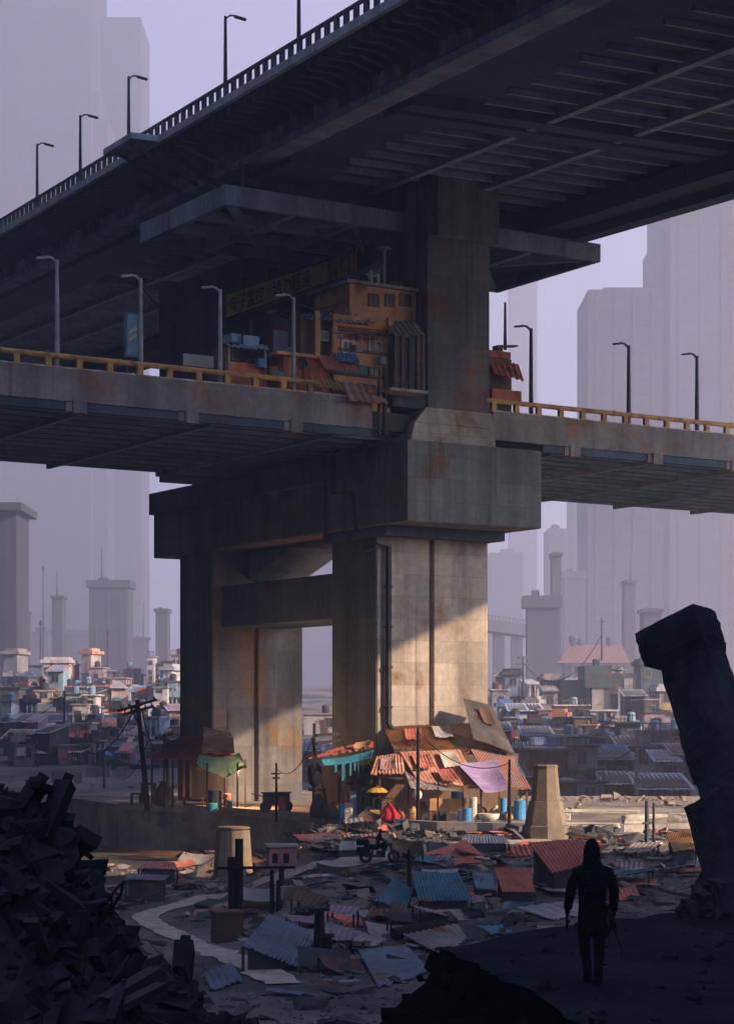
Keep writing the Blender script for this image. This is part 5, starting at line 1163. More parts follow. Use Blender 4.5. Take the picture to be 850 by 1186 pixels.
LS = [(((612, 976), (676, 972), (694, 1000), (640, 1012), ((640, 1024), (650, 1038))), P_SALMON, 'shack with a broad salmon red roof beside the hooded walker'),
      (((573, 1006), (612, 1006), (620, 1034), (582, 1034), ((595, 1040), (600, 1050))), P_SALMON, 'small shack with a worn salmon roof left of the broad salmon roof'),
      (((476, 1009), (532, 1012), (547, 1044), (485, 1045), ((510, 1044), (515, 1060))), P_TEAL, 'shack with a wide weathered blue roof'),
      (((547, 1011), (570, 1012), (574, 1031), (551, 1030), ((560, 1034), (562, 1042))), P_PALEB, 'narrow shack with a grey blue roof between the blue and salmon roofs'),
      (((455, 1018), (479, 1030), (470, 1056), (437, 1044), ((460, 1050), (455, 1064))), P_TEAL, 'little shack with a tilted teal roof left of the wide blue roof'),
      (((312, 1059), (368, 1082), (346, 1122), (280, 1096), ((330, 1102), (310, 1128))), P_SLATE, 'shack with a dark ridged slate roof beside the charred posts'),
      (((540, 968), (584, 968), (590, 977), (536, 977), ((560, 988), (560, 992))), P_CREAM, 'low shack with a pale sunlit roof in front of the stone stump'),
      (((690, 1018), (704, 1014), (710, 1030), (696, 1034), ((700, 1040), (703, 1046))), P_SALMON, 'tiny salmon roofed hutch right of the hooded walker'),
      (((772, 966), (800, 962), (806, 984), (780, 987), ((788, 990), (792, 1004))), P_GOLD, 'shack with a tan tarp roof against the leaning column'),
      (((168, 998), (202, 999), (206, 1007), (160, 1006), ((185, 1020), (185, 1026))), P_ROSE, 'low dark shack with a rose red roof edge left of the stone stump'),
      (((148, 1012), (196, 1014), (190, 1020), (145, 1019), ((170, 1040), (170, 1046))), P_SLATE, 'low shack with a dark blue front near the bend of the path'),
      (((395, 975), (425, 974), (432, 984), (392, 985), ((410, 990), (410, 996))), P_W2, 'half buried shack with a pale roof left of the motorcyclist')]
for c, m, l in LS: lowshack((c, 0, 0), m, l, waves=7)
# loose sheets and slabs lying on the waste ground
SHT = [((467, 1094), (530, 1082), (541, 1090), (520, 1114), P_GREY, 'large pale ribbed sheet lying in front of the dark slope', 9), ((598, 1062), (668, 1053), (690, 1061), (642, 1069), P_W2, 'pale flat sheet lying beyond the walker'),
       ((415, 1112), (470, 1106), (500, 1130), (440, 1150), P_SLATE, 'dark tilted slab of sheet left of the black slope', 0), ((428, 984), (452, 980), (470, 986), (440, 990), P_BEIGE, 'pale dusty sheet beneath the motorcycle'),
       ((500, 1052), (560, 1048), (566, 1056), (508, 1060), P_MAUVE, 'mauve sheet on the ground below the wide blue roof'), ((236, 1140), (268, 1128), (282, 1140), (246, 1152), P_SLATE, 'slate sheet near the end of the path'),
       ((585, 990), (612, 988), (618, 994), (588, 996), P_SALMON, 'salmon plank sheet before the stone stump'), ((712, 1040), (735, 1036), (742, 1042), (718, 1047), P_SALMON, 'small salmon sheet right of the walker')]
for a, b_, c, d, m, lab, *wv in SHT:
    pp = [gpt(*x) for x in (a, b_, c, d)]; lift = [.30, .34, .10, .07]
    q = MB(); q.sheet(*[p+UPZ*l for p, l in zip(pp, lift)], waves=wv[0] if wv else 5, amp=.03, thick=.04, jag=.1); tag(q.build('metal_sheet', m), lab, 'sheet', 'loose sheets on the waste ground')
q = MB(); q.tube([gpt(456, 1092)+UPZ*.25, gpt(492, 1086)+UPZ*.3, gpt(526, 1078)+UPZ*.3], [.22, .24, .2], 10); tag(q.build('log', BLACK), 'dark log lying behind the large pale ribbed sheet', 'log')
# stone stumps
def stump(u, vb, vt, r0, r1, lab, z=None, collar=.45, seed=0):
    if z is None: b = gpt(u, vb)
    else: Y = (CAMZ-z)*F/(vb-CV); b = W(u, vb, Y)
    h = (vb-vt)/F*b.y; t = thing('stone_stump', lab, 'stump', b, 'tapered stone stumps')
    m = mat('stump_stone', (0.30, 0.225, 0.155), (0.17, 0.14, 0.12), .6, .5)
    f8 = lambda r, z0, r2, z1: MB().lathe(b, [(r, z0), (r*.985+r2*.015, z0+.05), (r2, z1)], 8)
    q = MB(); q.lathe(b, [(r0*1.12, -.4), (r0*1.12, .22), (r0*1.0, .26)], 8); q.build('plinth', m, t, .02)
    q = f8(r0, .24, r0*(1-collar)+r1*collar, h*collar); q.build('base', m, t, .02)
    q = f8((r0*(1-collar)+r1*collar)*.88, h*collar, r1, h*.96); q.build('shaft', m, t, .02)
    q = MB(); q.lathe(b, [(r1*1.04, h*.96), (r1*1.06, h*.985), (r1*.9, h)], 8); q.build('cap', m, t, .015)
stump(632, 962, 886, 1.0, .56, 'two stage tapered stone stump standing in the sun right of the stall', PZ)
stump(270, 1022, 958, .98, .80, 'squat stone stump with a flat cap below the terrace wall', collar=.94)
# red box on stilts
c = gpt(326, 1030); bx_ = thing('stilt_box', 'small red box hut with two dark openings on a post near the squat stump', 'hut', c)
z0 = W(326, 1006, c.y).z; z1 = W(326, 981, c.y).z
q = MB(); q.box((c.x, c.y, (z0+z1)/2), (1.15, 1.0, z1-z0), .15); q.build('wall', P_ROSE, bx_, .02)
q = MB(); q.box((c.x, c.y, z1+.06), (1.35, 1.2, .1), .15); q.build('roof', P_BEIGE, bx_)
for dx in (-.25, .22): q = MB(); q.box((c.x+dx, c.y-.5, (z0+z1)/2), (.22, .12, .4), .15); q.build('window', BLACK, bx_)
q = MB(); q.beam(c-UPZ*.3, Vector((c.x, c.y, z0)), .22, .22); q.build('post', WOOD_D, bx_)
c = gpt(263, 1092); q = MB(); q.box(c+UPZ*.5, (1.0, .9, 1.1), .3); q.box(c+UPZ*1.08, (1.1, 1.0, .08), .3); q.box(c+UPZ*.3, (1.04, .94, .06), .3); tag(q.build('crate', P_BROWN), 'rusty brown crate at the foot of the twin post', 'crate')

# ------------------------------------------------------------------ rubble of the waste ground
def chunks(n, area, smin, smax, seed, flat=.5, zoff=0.0):
    rr = random.Random(seed); q = MB()
    for i in range(n):
        x, y = area(rr)
        if y < 110 and min((p.x-x)**2+(p.y-y)**2 for p in PP) < 1.5: continue
        s = smin*(smax/smin)**(rr.random()**2.2); d = Vector((s*rr.uniform(.6, 1.6), s*rr.uniform(.6, 1.4), s*flat*rr.uniform(.3, 1.2)))
        M = Matrix.Rotation(rr.uniform(0, 6.28), 3, 'Z') @ Matrix.Rotation(rr.gauss(0, .3), 3, 'X') @ Matrix.Rotation(rr.gauss(0, .3), 3, 'Y')
        o = len(q.v); q.box((x, y, terr(x, y)+d.z*.25+zoff), d, M=M)
        for k in range(o, len(q.v)): q.v[k] += Vector((rr.gauss(0, .1), rr.gauss(0, .1), rr.gauss(0, .1)))*s
    return q
def in_view(rr, y0, y1, m=.19):
    y = y0+(y1-y0)*rr.random(); x = rr.uniform(-m, m)*y; return x, y
RB = mat('rubble_grey', (0.14, 0.135, 0.14), (0.055, 0.056, 0.063), .8, .2); RB2 = mat('rubble_warm', (0.36, 0.28, 0.235), (0.20, 0.16, 0.14), .8, .2)
def near_wall(rr):
    a = rr.random(); p = pts[1].lerp(pts[2], a) if rr.random() < .5 else pts[2].lerp(pts[4], a); d = abs(rr.gauss(0, 1.6))
    return p.x+rr.gauss(0, .6), p.y-0.3-d
for nm, q, m in (('rubble', chunks(2000, lambda r: in_view(r, 46, 104), .07, .75, 1, .4), RB), ('rubble', chunks(1300, lambda r: in_view(r, 74, 106), .06, .55, 2, .4), RB2), ('gravel', chunks(5200, lambda r: in_view(r, 46, 100), .025, .16, 6, .6), RB), ('gravel', chunks(3000, lambda r: in_view(r, 60, 106), .02, .14, 7, .6), RB2), ('rubble', chunks(700, near_wall, .15, .9, 3, .8), RB),
                 ('rubble', chunks(420, lambda r: (r.uniform(9, 32), r.uniform(109, 134)), .10, .55, 4, .5, PZ-2.3), RB2), ('rubble', chunks(260, lambda r: (r.uniform(-45, -12), r.uniform(160, 225)), .15, .6, 5, .4), RB2)):
    kind(q.build(nm, m, loc=(0, 0, 0)), 'stuff')
def rag(q, c, L, w, M, rr):
    nx, ny = 5, 3; b1, b2 = rr.gauss(0, .09), rr.gauss(0, .08); vs = []
    for i in range(nx+1):
        for j in range(ny+1):
            a, b = i/nx-.5, j/ny-.5; e = 1+.25*rr.uniform(-1, 1)*(abs(a) > .45 or abs(b) > .45)
            vs.append(c+M @ Vector((a*L*e, b*w*e, (a*a*b1+b*b*b2)*L*2+rr.uniform(-.02, .02))))
    m = len(vs); vs += [v-UPZ*.015 for v in vs]; I = lambda i, j: i*(ny+1)+j; fs = []
    for i in range(nx):
        for j in range(ny): fs += [(I(i, j), I(i+1, j), I(i+1, j+1), I(i, j+1)), (m+I(i, j), m+I(i, j+1), m+I(i+1, j+1), m+I(i+1, j))]
    q.add(vs, fs)
def litter(n, seed, m, y0=70, y1=104, x0=None):
    rr = random.Random(seed); q = MB()
    for i in range(n):
        x, y = in_view(rr, y0, y1) if x0 is None else (rr.uniform(*x0), rr.uniform(y0, y1))
        z = terr(x, y)
        if min((p.x-x)**2+(p.y-y)**2 for p in PP) < 2: continue
        L = rr.uniform(.3, 1.7); w = rr.uniform(.12, .7); a = rr.gauss(0, .5)
        M = Matrix.Rotation(a, 3, 'Z') @ Matrix.Rotation(rr.gauss(0, .25), 3, 'X') @ Matrix.Rotation(rr.gauss(0, .12), 3, 'Y'); rag(q, Vector((x, y, z+.16)), L, w, M, rr)
    kind(q.build('litter', m, loc=(0, 0, 0)), 'stuff')
litter(60, 17, P_GREY, 60, 104); litter(50, 18, P_SLATE, 55, 95); litter(45, 11, P_SALMON, 76, 104, (-3, 16)); litter(60, 12, P_W2); litter(30, 13, P_TEAL, 66, 92, (-5, 8)); litter(70, 14, WOOD_D); litter(25, 15, P_ROSE, 78, 96, (-15, -4)); litter(60, 16, P_BROWN)
# pale planks and blocks along the sunlit strip, each one countable
rr = random.Random(8)
for i, (u, v, w, h, lab) in enumerate(((690, 942, 5.0, .35, 'long pale beam lying at the back of the sunlit strip'), (760, 948, 3.6, .4, 'pale beam at the right end of the sunlit strip'), (680, 958, 3.2, .35, 'pale beam lying right of the stone stump'), (735, 956, 1.2, .9, 'round edged white block in the sunlit strip'), (790, 955, 1.4, 1.0, 'white block beside the leaning column'), (655, 950, .5, .6, 'small white cube of stone near the stump'))):
    Y = (CAMZ-PZ)*F/(v-CV); c = W(u, v, Y); q = MB(); h *= .6; rock(q, c+UPZ*h*.42, Vector((w, .7, h)), Matrix.Rotation(rr.uniform(-.25, .25), 3, 'Z'), i+3, 8, .07, .12, 4.0); tag(q.build('stone_block', P_CREAM), lab, 'block', 'pale blocks in the sunlit strip')

# ------------------------------------------------------------------ foreground ledge
EDGE = [(26, 39), (14.2, 37.0), (8, 35.6), (5.0, 34.2), (2.6, 32.0), (1.05, 29.6), (1.35, 27.6), (1.75, 25.2), (2.15, 22.5), (2.6, 19), (3.2, 14), (3.6, 8)]
def ledge_d(x, y):          # signed distance inside the ledge outline (positive inside)
    best = 1e9; sgn = 1
    for (ax, ay), (bx, by) in zip(EDGE[:-1], EDGE[1:]):
        dx, dy = bx-ax, by-ay; t = max(0, min(1, ((x-ax)*dx+(y-ay)*dy)/(dx*dx+dy*dy))); px, py = ax+dx*t, ay+dy*t
        d = math.hypot(x-px, y-py)
        if d < best: best = d; sgn = 1 if (dx*(y-ay)-dy*(x-ax)) > 0 else -1
    return best*sgn
def ledge_z(x, y):
    d = ledge_d(x, y)
    top = 4.66 + 0.16*mnoise.noise(Vector((x*.35, y*.35, 7))) + .05*mnoise.noise(Vector((x*1.4, y*1.4, 1))) + .012*max(0, x-2)
    if d >= 0: return top - .10*math.exp(-d*3)
    return top - .10 - min(-d*.95+.55*min(1, -d*3), 6.5) + .30*mnoise.noise(Vector((x*.9, y*.9, 4)))*min(1, -d)
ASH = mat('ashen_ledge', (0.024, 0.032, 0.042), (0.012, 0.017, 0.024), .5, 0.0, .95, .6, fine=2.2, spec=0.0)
BANK = mat('charred_shaded_bank', (0.006, 0.006, 0.008), (0.003, 0.003, 0.004), .8, 0, .95, .5, spec=0.0)  # charred earth, with the shade of the flank also put into the black
EP = []                                       # the ledge outline, resampled and roughened
for (ax, ay), (bx, by) in zip(EDGE[:-1], EDGE[1:]):
    n = max(2, int(math.hypot(bx-ax, by-ay)/.16))
    for i in range(n):
        p = Vector((ax+(bx-ax)*i/n, ay+(by-ay)*i/n, 0)); w = mnoise.noise(p*.9)*.22+mnoise.noise(p*3)*.07
        EP.append(p+Vector((w, w*.5, 0)))
def topz(x, y): return 4.66+.16*mnoise.noise(Vector((x*.35, y*.35, 7)))+.05*mnoise.noise(Vector((x*1.4, y*1.4, 1)))+.012*max(0, x-2)
def ledge_z(x, y):
    d = ledge_d(x, y); return topz(x, y)+.02*mnoise.noise(Vector((x*4, y*4, 2)))
xs = [0+i*.2 for i in range(90)]+[19, 22, 26, 34]; ys = [8+i*.25 for i in range(125)]
q = MB(); vs = []; ok = []
for y in ys:
    for x in xs:
        d = ledge_d(x, y)
        if d < 0.22:
            e = min(EP, key=lambda p: (p.x-x)**2+(p.y-y)**2)
            ok.append(d > -.45); vs.append((e.x, e.y, ledge_z(e.x, e.y)-.03))
        else: ok.append(True); vs.append((x, y, ledge_z(x, y)))
n = len(xs); fs = []
for j in range(len(ys)-1):
    for i in range(n-1):
        f = (j*n+i, j*n+i+1, (j+1)*n+i+1, (j+1)*n+i)
        if all(ok[k] for k in f): fs.append(f)
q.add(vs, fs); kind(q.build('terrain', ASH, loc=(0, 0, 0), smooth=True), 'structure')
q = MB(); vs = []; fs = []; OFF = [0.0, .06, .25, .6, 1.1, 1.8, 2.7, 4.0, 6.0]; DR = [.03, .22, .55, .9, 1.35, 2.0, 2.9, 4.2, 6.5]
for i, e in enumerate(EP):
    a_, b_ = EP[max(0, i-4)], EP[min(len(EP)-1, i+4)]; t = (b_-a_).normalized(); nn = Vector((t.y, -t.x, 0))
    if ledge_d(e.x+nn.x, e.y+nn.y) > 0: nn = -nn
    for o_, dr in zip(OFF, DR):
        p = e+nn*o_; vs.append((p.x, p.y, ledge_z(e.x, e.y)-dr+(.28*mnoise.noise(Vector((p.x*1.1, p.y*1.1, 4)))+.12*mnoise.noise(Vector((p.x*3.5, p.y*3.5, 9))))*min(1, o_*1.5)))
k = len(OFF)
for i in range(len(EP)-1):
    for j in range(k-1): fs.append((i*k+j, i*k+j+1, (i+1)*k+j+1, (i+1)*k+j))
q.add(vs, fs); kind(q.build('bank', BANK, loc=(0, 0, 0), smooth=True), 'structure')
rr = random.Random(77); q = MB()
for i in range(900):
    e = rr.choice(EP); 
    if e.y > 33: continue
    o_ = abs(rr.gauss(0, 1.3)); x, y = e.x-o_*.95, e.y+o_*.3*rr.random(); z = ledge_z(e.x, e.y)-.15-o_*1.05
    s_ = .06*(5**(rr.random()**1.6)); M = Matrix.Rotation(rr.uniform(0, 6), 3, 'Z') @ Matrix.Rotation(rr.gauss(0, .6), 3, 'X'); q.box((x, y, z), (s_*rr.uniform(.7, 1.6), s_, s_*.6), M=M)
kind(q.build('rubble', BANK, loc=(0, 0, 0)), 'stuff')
rr = random.Random(21); q = MB()
for i in range(420):
    x, y = rr.uniform(1, 12), rr.uniform(18, 36)
    if ledge_d(x, y) < .15 or abs(x-2.79) < .5 and abs(y-25) < 1.2: continue
    s = .03*(6**(rr.random()**2)); M = Matrix.Rotation(rr.uniform(0, 6), 3, 'Z') @ Matrix.Rotation(rr.gauss(0, .4), 3, 'X'); q.box((x, y, ledge_z(x, y)+s*.15), (s*1.5, s, s*.5), M=M)
kind(q.build('gravel', ASH, loc=(0, 0, 0)), 'stuff')

# left rubble heap ---------------------------------------------------------
SIL = [(-60, 880), (0, 900), (30, 909), (48, 920), (62, 948), (82, 962), (95, 990), (117, 1012), (121, 1046), (150, 1070), (166, 1096), (210, 1112), (240, 1150), (272, 1154), (300, 1188), (360, 1250), (460, 1330)]
def sil_v(u):
    for (a, va), (b_, vb) in zip(SIL[:-1], SIL[1:]):
        if a <= u <= b_: return va+(vb-va)*(u-a)/(b_-a)
    return 880 if u < -60 else 1330
def heap_z(x, y):
    r = 22.0; u = CU+x/r*F; z = CAMZ+(CV-sil_v(u))/F*r
    d = y-22.0
    z -= (d*.55 if d > 0 else -d*.30)
    return z + .22*mnoise.noise(Vector((x*1.7, y*1.7, 3)))-.18
xs = [-9+i*.12 for i in range(80)]; ys = [12+i*.25 for i in range(90)]
q = MB(); n = len(xs); q.add([(x, y, max(-1.0, heap_z(x, y))) for y in ys for x in xs], [(j*n+i, j*n+i+1, (j+1)*n+i+1, (j+1)*n+i) for j in range(len(ys)-1) for i in range(n-1)])
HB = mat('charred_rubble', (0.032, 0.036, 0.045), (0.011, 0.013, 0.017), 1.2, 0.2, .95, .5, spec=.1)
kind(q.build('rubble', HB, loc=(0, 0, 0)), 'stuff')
rr = random.Random(33); q = MB()
for i in range(2200):
    x = rr.uniform(-7.5, -.4); y = 22+rr.gauss(-.8, 1.8)
    if y > 24.5 or y < 16: continue
    z = heap_z(x, y); s = .07*(5**(rr.random()**1.8)); d = Vector((s*rr.uniform(.6, 1.8), s*rr.uniform(.5, 1.2), s*rr.uniform(.15, .7)))
    M = Matrix.Rotation(rr.uniform(0, 6), 3, 'Z') @ Matrix.Rotation(rr.gauss(0, .6), 3, 'X') @ Matrix.Rotation(rr.gauss(0, .5), 3, 'Y'); o = len(q.v); q.box((x, y, z), d, M=M)
    for k in range(o, len(q.v)): q.v[k] += Vector((rr.gauss(0, .09), rr.gauss(0, .09), rr.gauss(0, .09)))*s
kind(q.build('rubble', HB, loc=(0, 0, 0)), 'stuff')
HB2 = mat('charred_timber', (0.028, 0.030, 0.036), (0.014, 0.015, 0.02), 1.2, 0.3, .8, .4)
def hp(u, v, Y): return W(u, v, Y)
for (a, c, w, h, lab) in ((((48, 975), (76, 908)), 0, .20, .16, 'charred beam leaning out of the black rubble heap against the pale ground'), (((22, 945), (45, 908)), 0, .16, .2, 'short charred beam stub at the top of the black rubble heap'), (((38, 909), (62, 917)), 0, .14, .08, 'broken board end lying across the top of the rubble heap'),
                          (((22, 1062), (40, 1110)), -2, .18, .08, 'bluish plank sliding down the left face of the rubble heap'), (((36, 1066), (58, 1130)), -2.4, .16, .07, 'second bluish plank beside the sliding plank'), (((120, 1160), (182, 1124)), -1.6, .20, .08, 'long bluish board lying near the foot of the rubble heap'), (((132, 1170), (188, 1142)), -2.0, .16, .07, 'thin bluish board below the long bluish board'), (((84, 1146), (92, 1120)), -1.8, .12, .1, 'small upright splinter in the rubble heap'), (((128, 1186), (140, 1148)), -2.4, .1, .1, 'dark stake at the bottom edge of the rubble heap'), (((208, 1160), (214, 1096)), 1.0, .22, .26, 'dark post stub where the heap meets the path')):
    (p0, p1) = a; Y = 22+c if c else 21.8; q = MB(); q.beam(W(*p0, Y-.3), W(*p1, Y+.2), w, h)
    b3 = W(*p1, Y+.2); q.beam(b3, b3+(W(*p1, Y)-W(*p0, Y)).normalized()*.12, w*.5, h*.6); tag(q.build('timber_beam', HB2 if 'bluish' in lab else HB, bevel=.008), lab, 'beam', 'timbers in the rubble heap')
for (u, v, w, d, h, rz, tl_, lab) in ((18, 955, 1.0, .9, .8, .4, .25, 'big black concrete slab crowning the rubble heap at the left edge'), (100, 1030, .55, .5, .62, .5, -.2, 'black concrete block jutting from the right side of the heap'), (70, 985, .6, .5, .7, .2, .35, 'angular black block under the leaning charred beam'), (140, 1088, .5, .5, .34, .7, .2, 'flat black block low on the heap slope'), (30, 1010, .9, .6, .5, .9, -.3, 'dark slab fragment in the middle of the heap')):
    q = MB(); M = Matrix.Rotation(rz, 3, 'Z') @ Matrix.Rotation(tl_, 3, 'Y') @ Matrix.Rotation(-.2, 3, 'X'); rock(q, W(u, v, 21.7), Vector((w, d, h))*.62, M, u)
    tag(q.build('concrete_block', HB), lab, 'block', 'blocks in the rubble heap')
for (pp, lab) in ((((118, 1058), (128, 1040), (136, 1028), (143, 1022), (140, 1036), (128, 1055)), 'looped reinforcing bar curling from the rubble heap'), (((112, 1062), (118, 1046), (128, 1038), (130, 1046), (122, 1062)), 'smaller bent reinforcing bar beside the looped bar')):
    q = MB(); q.tube([W(*p, 22.0+i*.05) for i, p in enumerate(pp)], .018, 6); tag(q.build('rebar', HB), lab, 'rebar')

# ------------------------------------------------------------------ leaning broken column at the right
Yc = 34.0; top = W(803, 698, Yc); LC = thing('fallen_column', 'huge black broken concrete column with a thick head leaning over the ledge', 'column', (W(850, 1040, Yc).x, Yc, 4.7))
RM = Matrix.Rotation(math.radians(-14.0), 3, 'Y') @ Matrix.Rotation(math.radians(-19.6), 3, 'X') @ Matrix.Rotation(math.radians(-36.7), 3, 'Z')
BC = mat('charred_concrete', (0.062, 0.072, 0.09), (0.025, 0.03, 0.04), .8, .5, .92, .5, spec=.05, rust=(.012, .022, .038), rust_amt=.2)
def lc(x, y, z): return top + RM @ Vector((x, y, z))
def lrock(q, x0, x1, y0, y1, z0, z1, seed, n=12, amp=.022): return rock(q, lc((x0+x1)/2, (y0+y1)/2, (z0+z1)/2), Vector((x1-x0, y1-y0, z1-z0)), RM, seed, n, amp, .05, 6.0)
q = MB(); lrock(q, -1.27, 0, 0, .75, -.62, 0, 3); q.build('head', BC, LC)
q = MB(); q.hexa([lc(-1.02, .05, -.80), lc(-.03, .05, -.80), lc(-.03, .70, -.80), lc(-1.02, .70, -.80), lc(-1.27, 0, -.621), lc(0, 0, -.621), lc(0, .75, -.621), lc(-1.27, .75, -.621)]); q.build('neck', BC, LC, .02)
q = MB()
zz = [-.801, -2.0, -2.9, -3.4]; wd_ = [0, .03, -.02]
for (a, c), w in zip(zip(zz[:-1], zz[1:]), wd_): lrock(q, -1.02-w, -.03, .05, .70, c-.03, a+.03, 5+a)
q.build('shaft', BC, LC)
q = MB(); lrock(q, -1.30, .5, -.1, 1.1, -6.4, -3.2, 9, 16, .03); q.build('foot', BC, LC)
rr = random.Random(3)
for (u, v, w, d, h, rz, lab) in ((848, 1022, 1.0, 1.0, .9, .3, 'large black boulder block at the foot of the leaning column'), (806, 1036, .5, .5, .35, .8, 'small black block left of the leaning column foot'), (822, 1030, .6, .8, .6, .1, 'black broken block between the column foot and the ledge')):
    q = MB(); c = W(u, v, 33.2); rock(q, Vector((c.x, c.y, ledge_z(c.x, c.y)+h*.35)), Vector((w, d, h)), Matrix.Rotation(rz, 3, 'Z') @ Matrix.Rotation(.2, 3, 'X'), u)
    tag(q.build('concrete_block', BC), lab, 'block', 'blocks at the leaning column')

# ------------------------------------------------------------------ figures
def skin(joints, edges, radii, root, levels=2):
    me = bpy.data.meshes.new('tmp'); me.from_pydata([tuple(j) for j in joints], edges, []); o = bpy.data.objects.new('tmp', me); COL.objects.link(o)
    m = o.modifiers.new('s', 'SKIN'); m.use_smooth_shade = True
    for i, v in enumerate(me.skin_vertices[0].data):
        r = radii[i]; v.radius = r if isinstance(r, tuple) else (r, r); v.use_root = (i == root)
    s = o.modifiers.new('d', 'SUBSURF'); s.levels = levels; s.render_levels = levels
    bpy.context.view_layer.update()
    me2 = bpy.data.meshes.new_from_object(o.evaluated_get(bpy.context.evaluated_depsgraph_get()))
    bpy.data.objects.remove(o); bpy.data.meshes.remove(me); return me2
def put(me, name, m, parent, M=None):
    o = bpy.data.objects.new(name, me); COL.objects.link(o); o.parent = parent; me.materials.clear(); me.materials.append(m); ORI[o.name] = ORI[parent.name]
    if M is not None: me.transform(M)
    for p in me.polygons: p.use_smooth = True
    return o
def loft(rings, n=20):
    """rings: (cx, cy, z, rx, ry)"""
    vs = []; fs = []
    for (cx, cy, z, rx, ry) in rings:
        for k in range(n): a = 2*math.pi*k/n; vs.append((cx+rx*math.cos(a), cy+ry*math.sin(a), z))
    for i in range(len(rings)-1):
        for k in range(n): fs.append((i*n+k, i*n+(k+1) % n, (i+1)*n+(k+1) % n, (i+1)*n+k))
    me = bpy.data.meshes.new('loft'); fs.append(tuple(range((len(rings)-1)*n, len(rings)*n))); me.from_pydata(vs, [], fs); me.update(); return me
CLOTH = mat('black_cloth', (0.011, 0.012, 0.016), (0.006, 0.007, 0.009), 4, .2, .95, .3, fine=14, spec=0.05); CLOTH2 = mat('charcoal_cloth', (0.009, 0.010, 0.013), (0.006, 0.007, 0.009), 4, .2, .95, .3, fine=14, spec=0.05); FLESH = mat('skin', (0.30, 0.18, 0.12), (0.25, 0.15, 0.10), 6, 0, .6, .1, fine=14)
px_, py_ = W(686, 1135, 25).x, 25.0; pz_ = ledge_z(px_, py_)
PER = thing('person', 'hooded person in a long dark coat walking away near the black column', 'person', (px_, py_, pz_))
# body faces +Y (away from us); left foot forward, right heel lifting
J = [(0, 0, .94), (0, .01, 1.15), (0, .02, 1.38), (0, .03, 1.50), (0, .05, 1.60), (0, .06, 1.70),
     (-.10, 0, .90), (-.09, .10, .50), (-.05, .06, .10), (-.05, .22, .04),
     (.10, 0, .90), (.09, .03, .50), (.06, -.10, .12), (.07, .08, .04),
     (-.20, .02, 1.43), (-.27, .0, 1.15), (-.30, .10, .92), (.20, .02, 1.43), (.27, -.02, 1.15), (.27, .06, .90)]
E = [(0, 1), (1, 2), (2, 3), (3, 4), (4, 5), (0, 6), (6, 7), (7, 8), (8, 9), (0, 10), (10, 11), (11, 12), (12, 13), (2, 14), (14, 15), (15, 16), (2, 17), (17, 18), (18, 19)]
Rr = [(.15, .11), (.13, .10), (.15, .11), .055, (.075, .09), (.06, .075), .105, .078, .052, .045, .105, .078, .052, .045, .06, .046, .033, .06, .046, .033]
nj = len(J)
def hand(J, E, Rr, wrist, side):        # palm, four curled fingers and a thumb on the wrist joint
    w = Vector(J[wrist]); p = w+Vector((0, .02, -.07)); J.append(tuple(p)); E.append((wrist, len(J)-1)); Rr.append((.022, .034)); ip = len(J)-1
    for k, L in enumerate((.036, .042, .04, .03)):
        b = p+Vector((0, -.027+k*.018, -.035)); J.append(tuple(b)); E.append((ip, len(J)-1)); Rr.append(.0095)
        c = b+Vector((-side*.012, .004, -L)); J.append(tuple(c)); E.append((len(J)-2, len(J)-1)); Rr.append(.0088)
        d = c+Vector((-side*.026, .002, -L*.45)); J.append(tuple(d)); E.append((len(J)-2, len(J)-1)); Rr.append(.0075)
    b = p+Vector((-side*.012, .034, .02)); J.append(tuple(b)); E.append((ip, len(J)-1)); Rr.append(.011)
    c = b+Vector((-side*.022, .012, -.035)); J.append(tuple(c)); E.append((len(J)-2, len(J)-1)); Rr.append(.0095)
hand(J, E, Rr, 16, -1); hand(J, E, Rr, 19, 1)
put(skin(J, E, Rr, 0), 'body', CLOTH2, PER)
# head with face turned away
hd = bmesh.new(); bmesh.ops.create_icosphere(hd, subdivisions=3, radius=1.0)
for v in hd.verts:
    x, y, z = v.co; f = 1.0
    v.co = Vector((x*.078, y*.098+(.008 if y > 0 else 0), z*.118)); 
    if y > .55: 
        if abs(x) < .22 and -.25 < z < .12: v.co.y += .022*(1-abs(x)/.22)
        if .2 < abs(x) < .55 and -.02 < z < .2: v.co.y -= .010
        if abs(x) < .3 and -.5 < z < -.38: v.co.y += .006
    if z < -.4: v.co.x *= .82
mh = bpy.data.meshes.new('head'); hd.to_mesh(mh); hd.free(); put(mh, 'head', FLESH, PER, Matrix.Translation((0, .07, 1.645)))
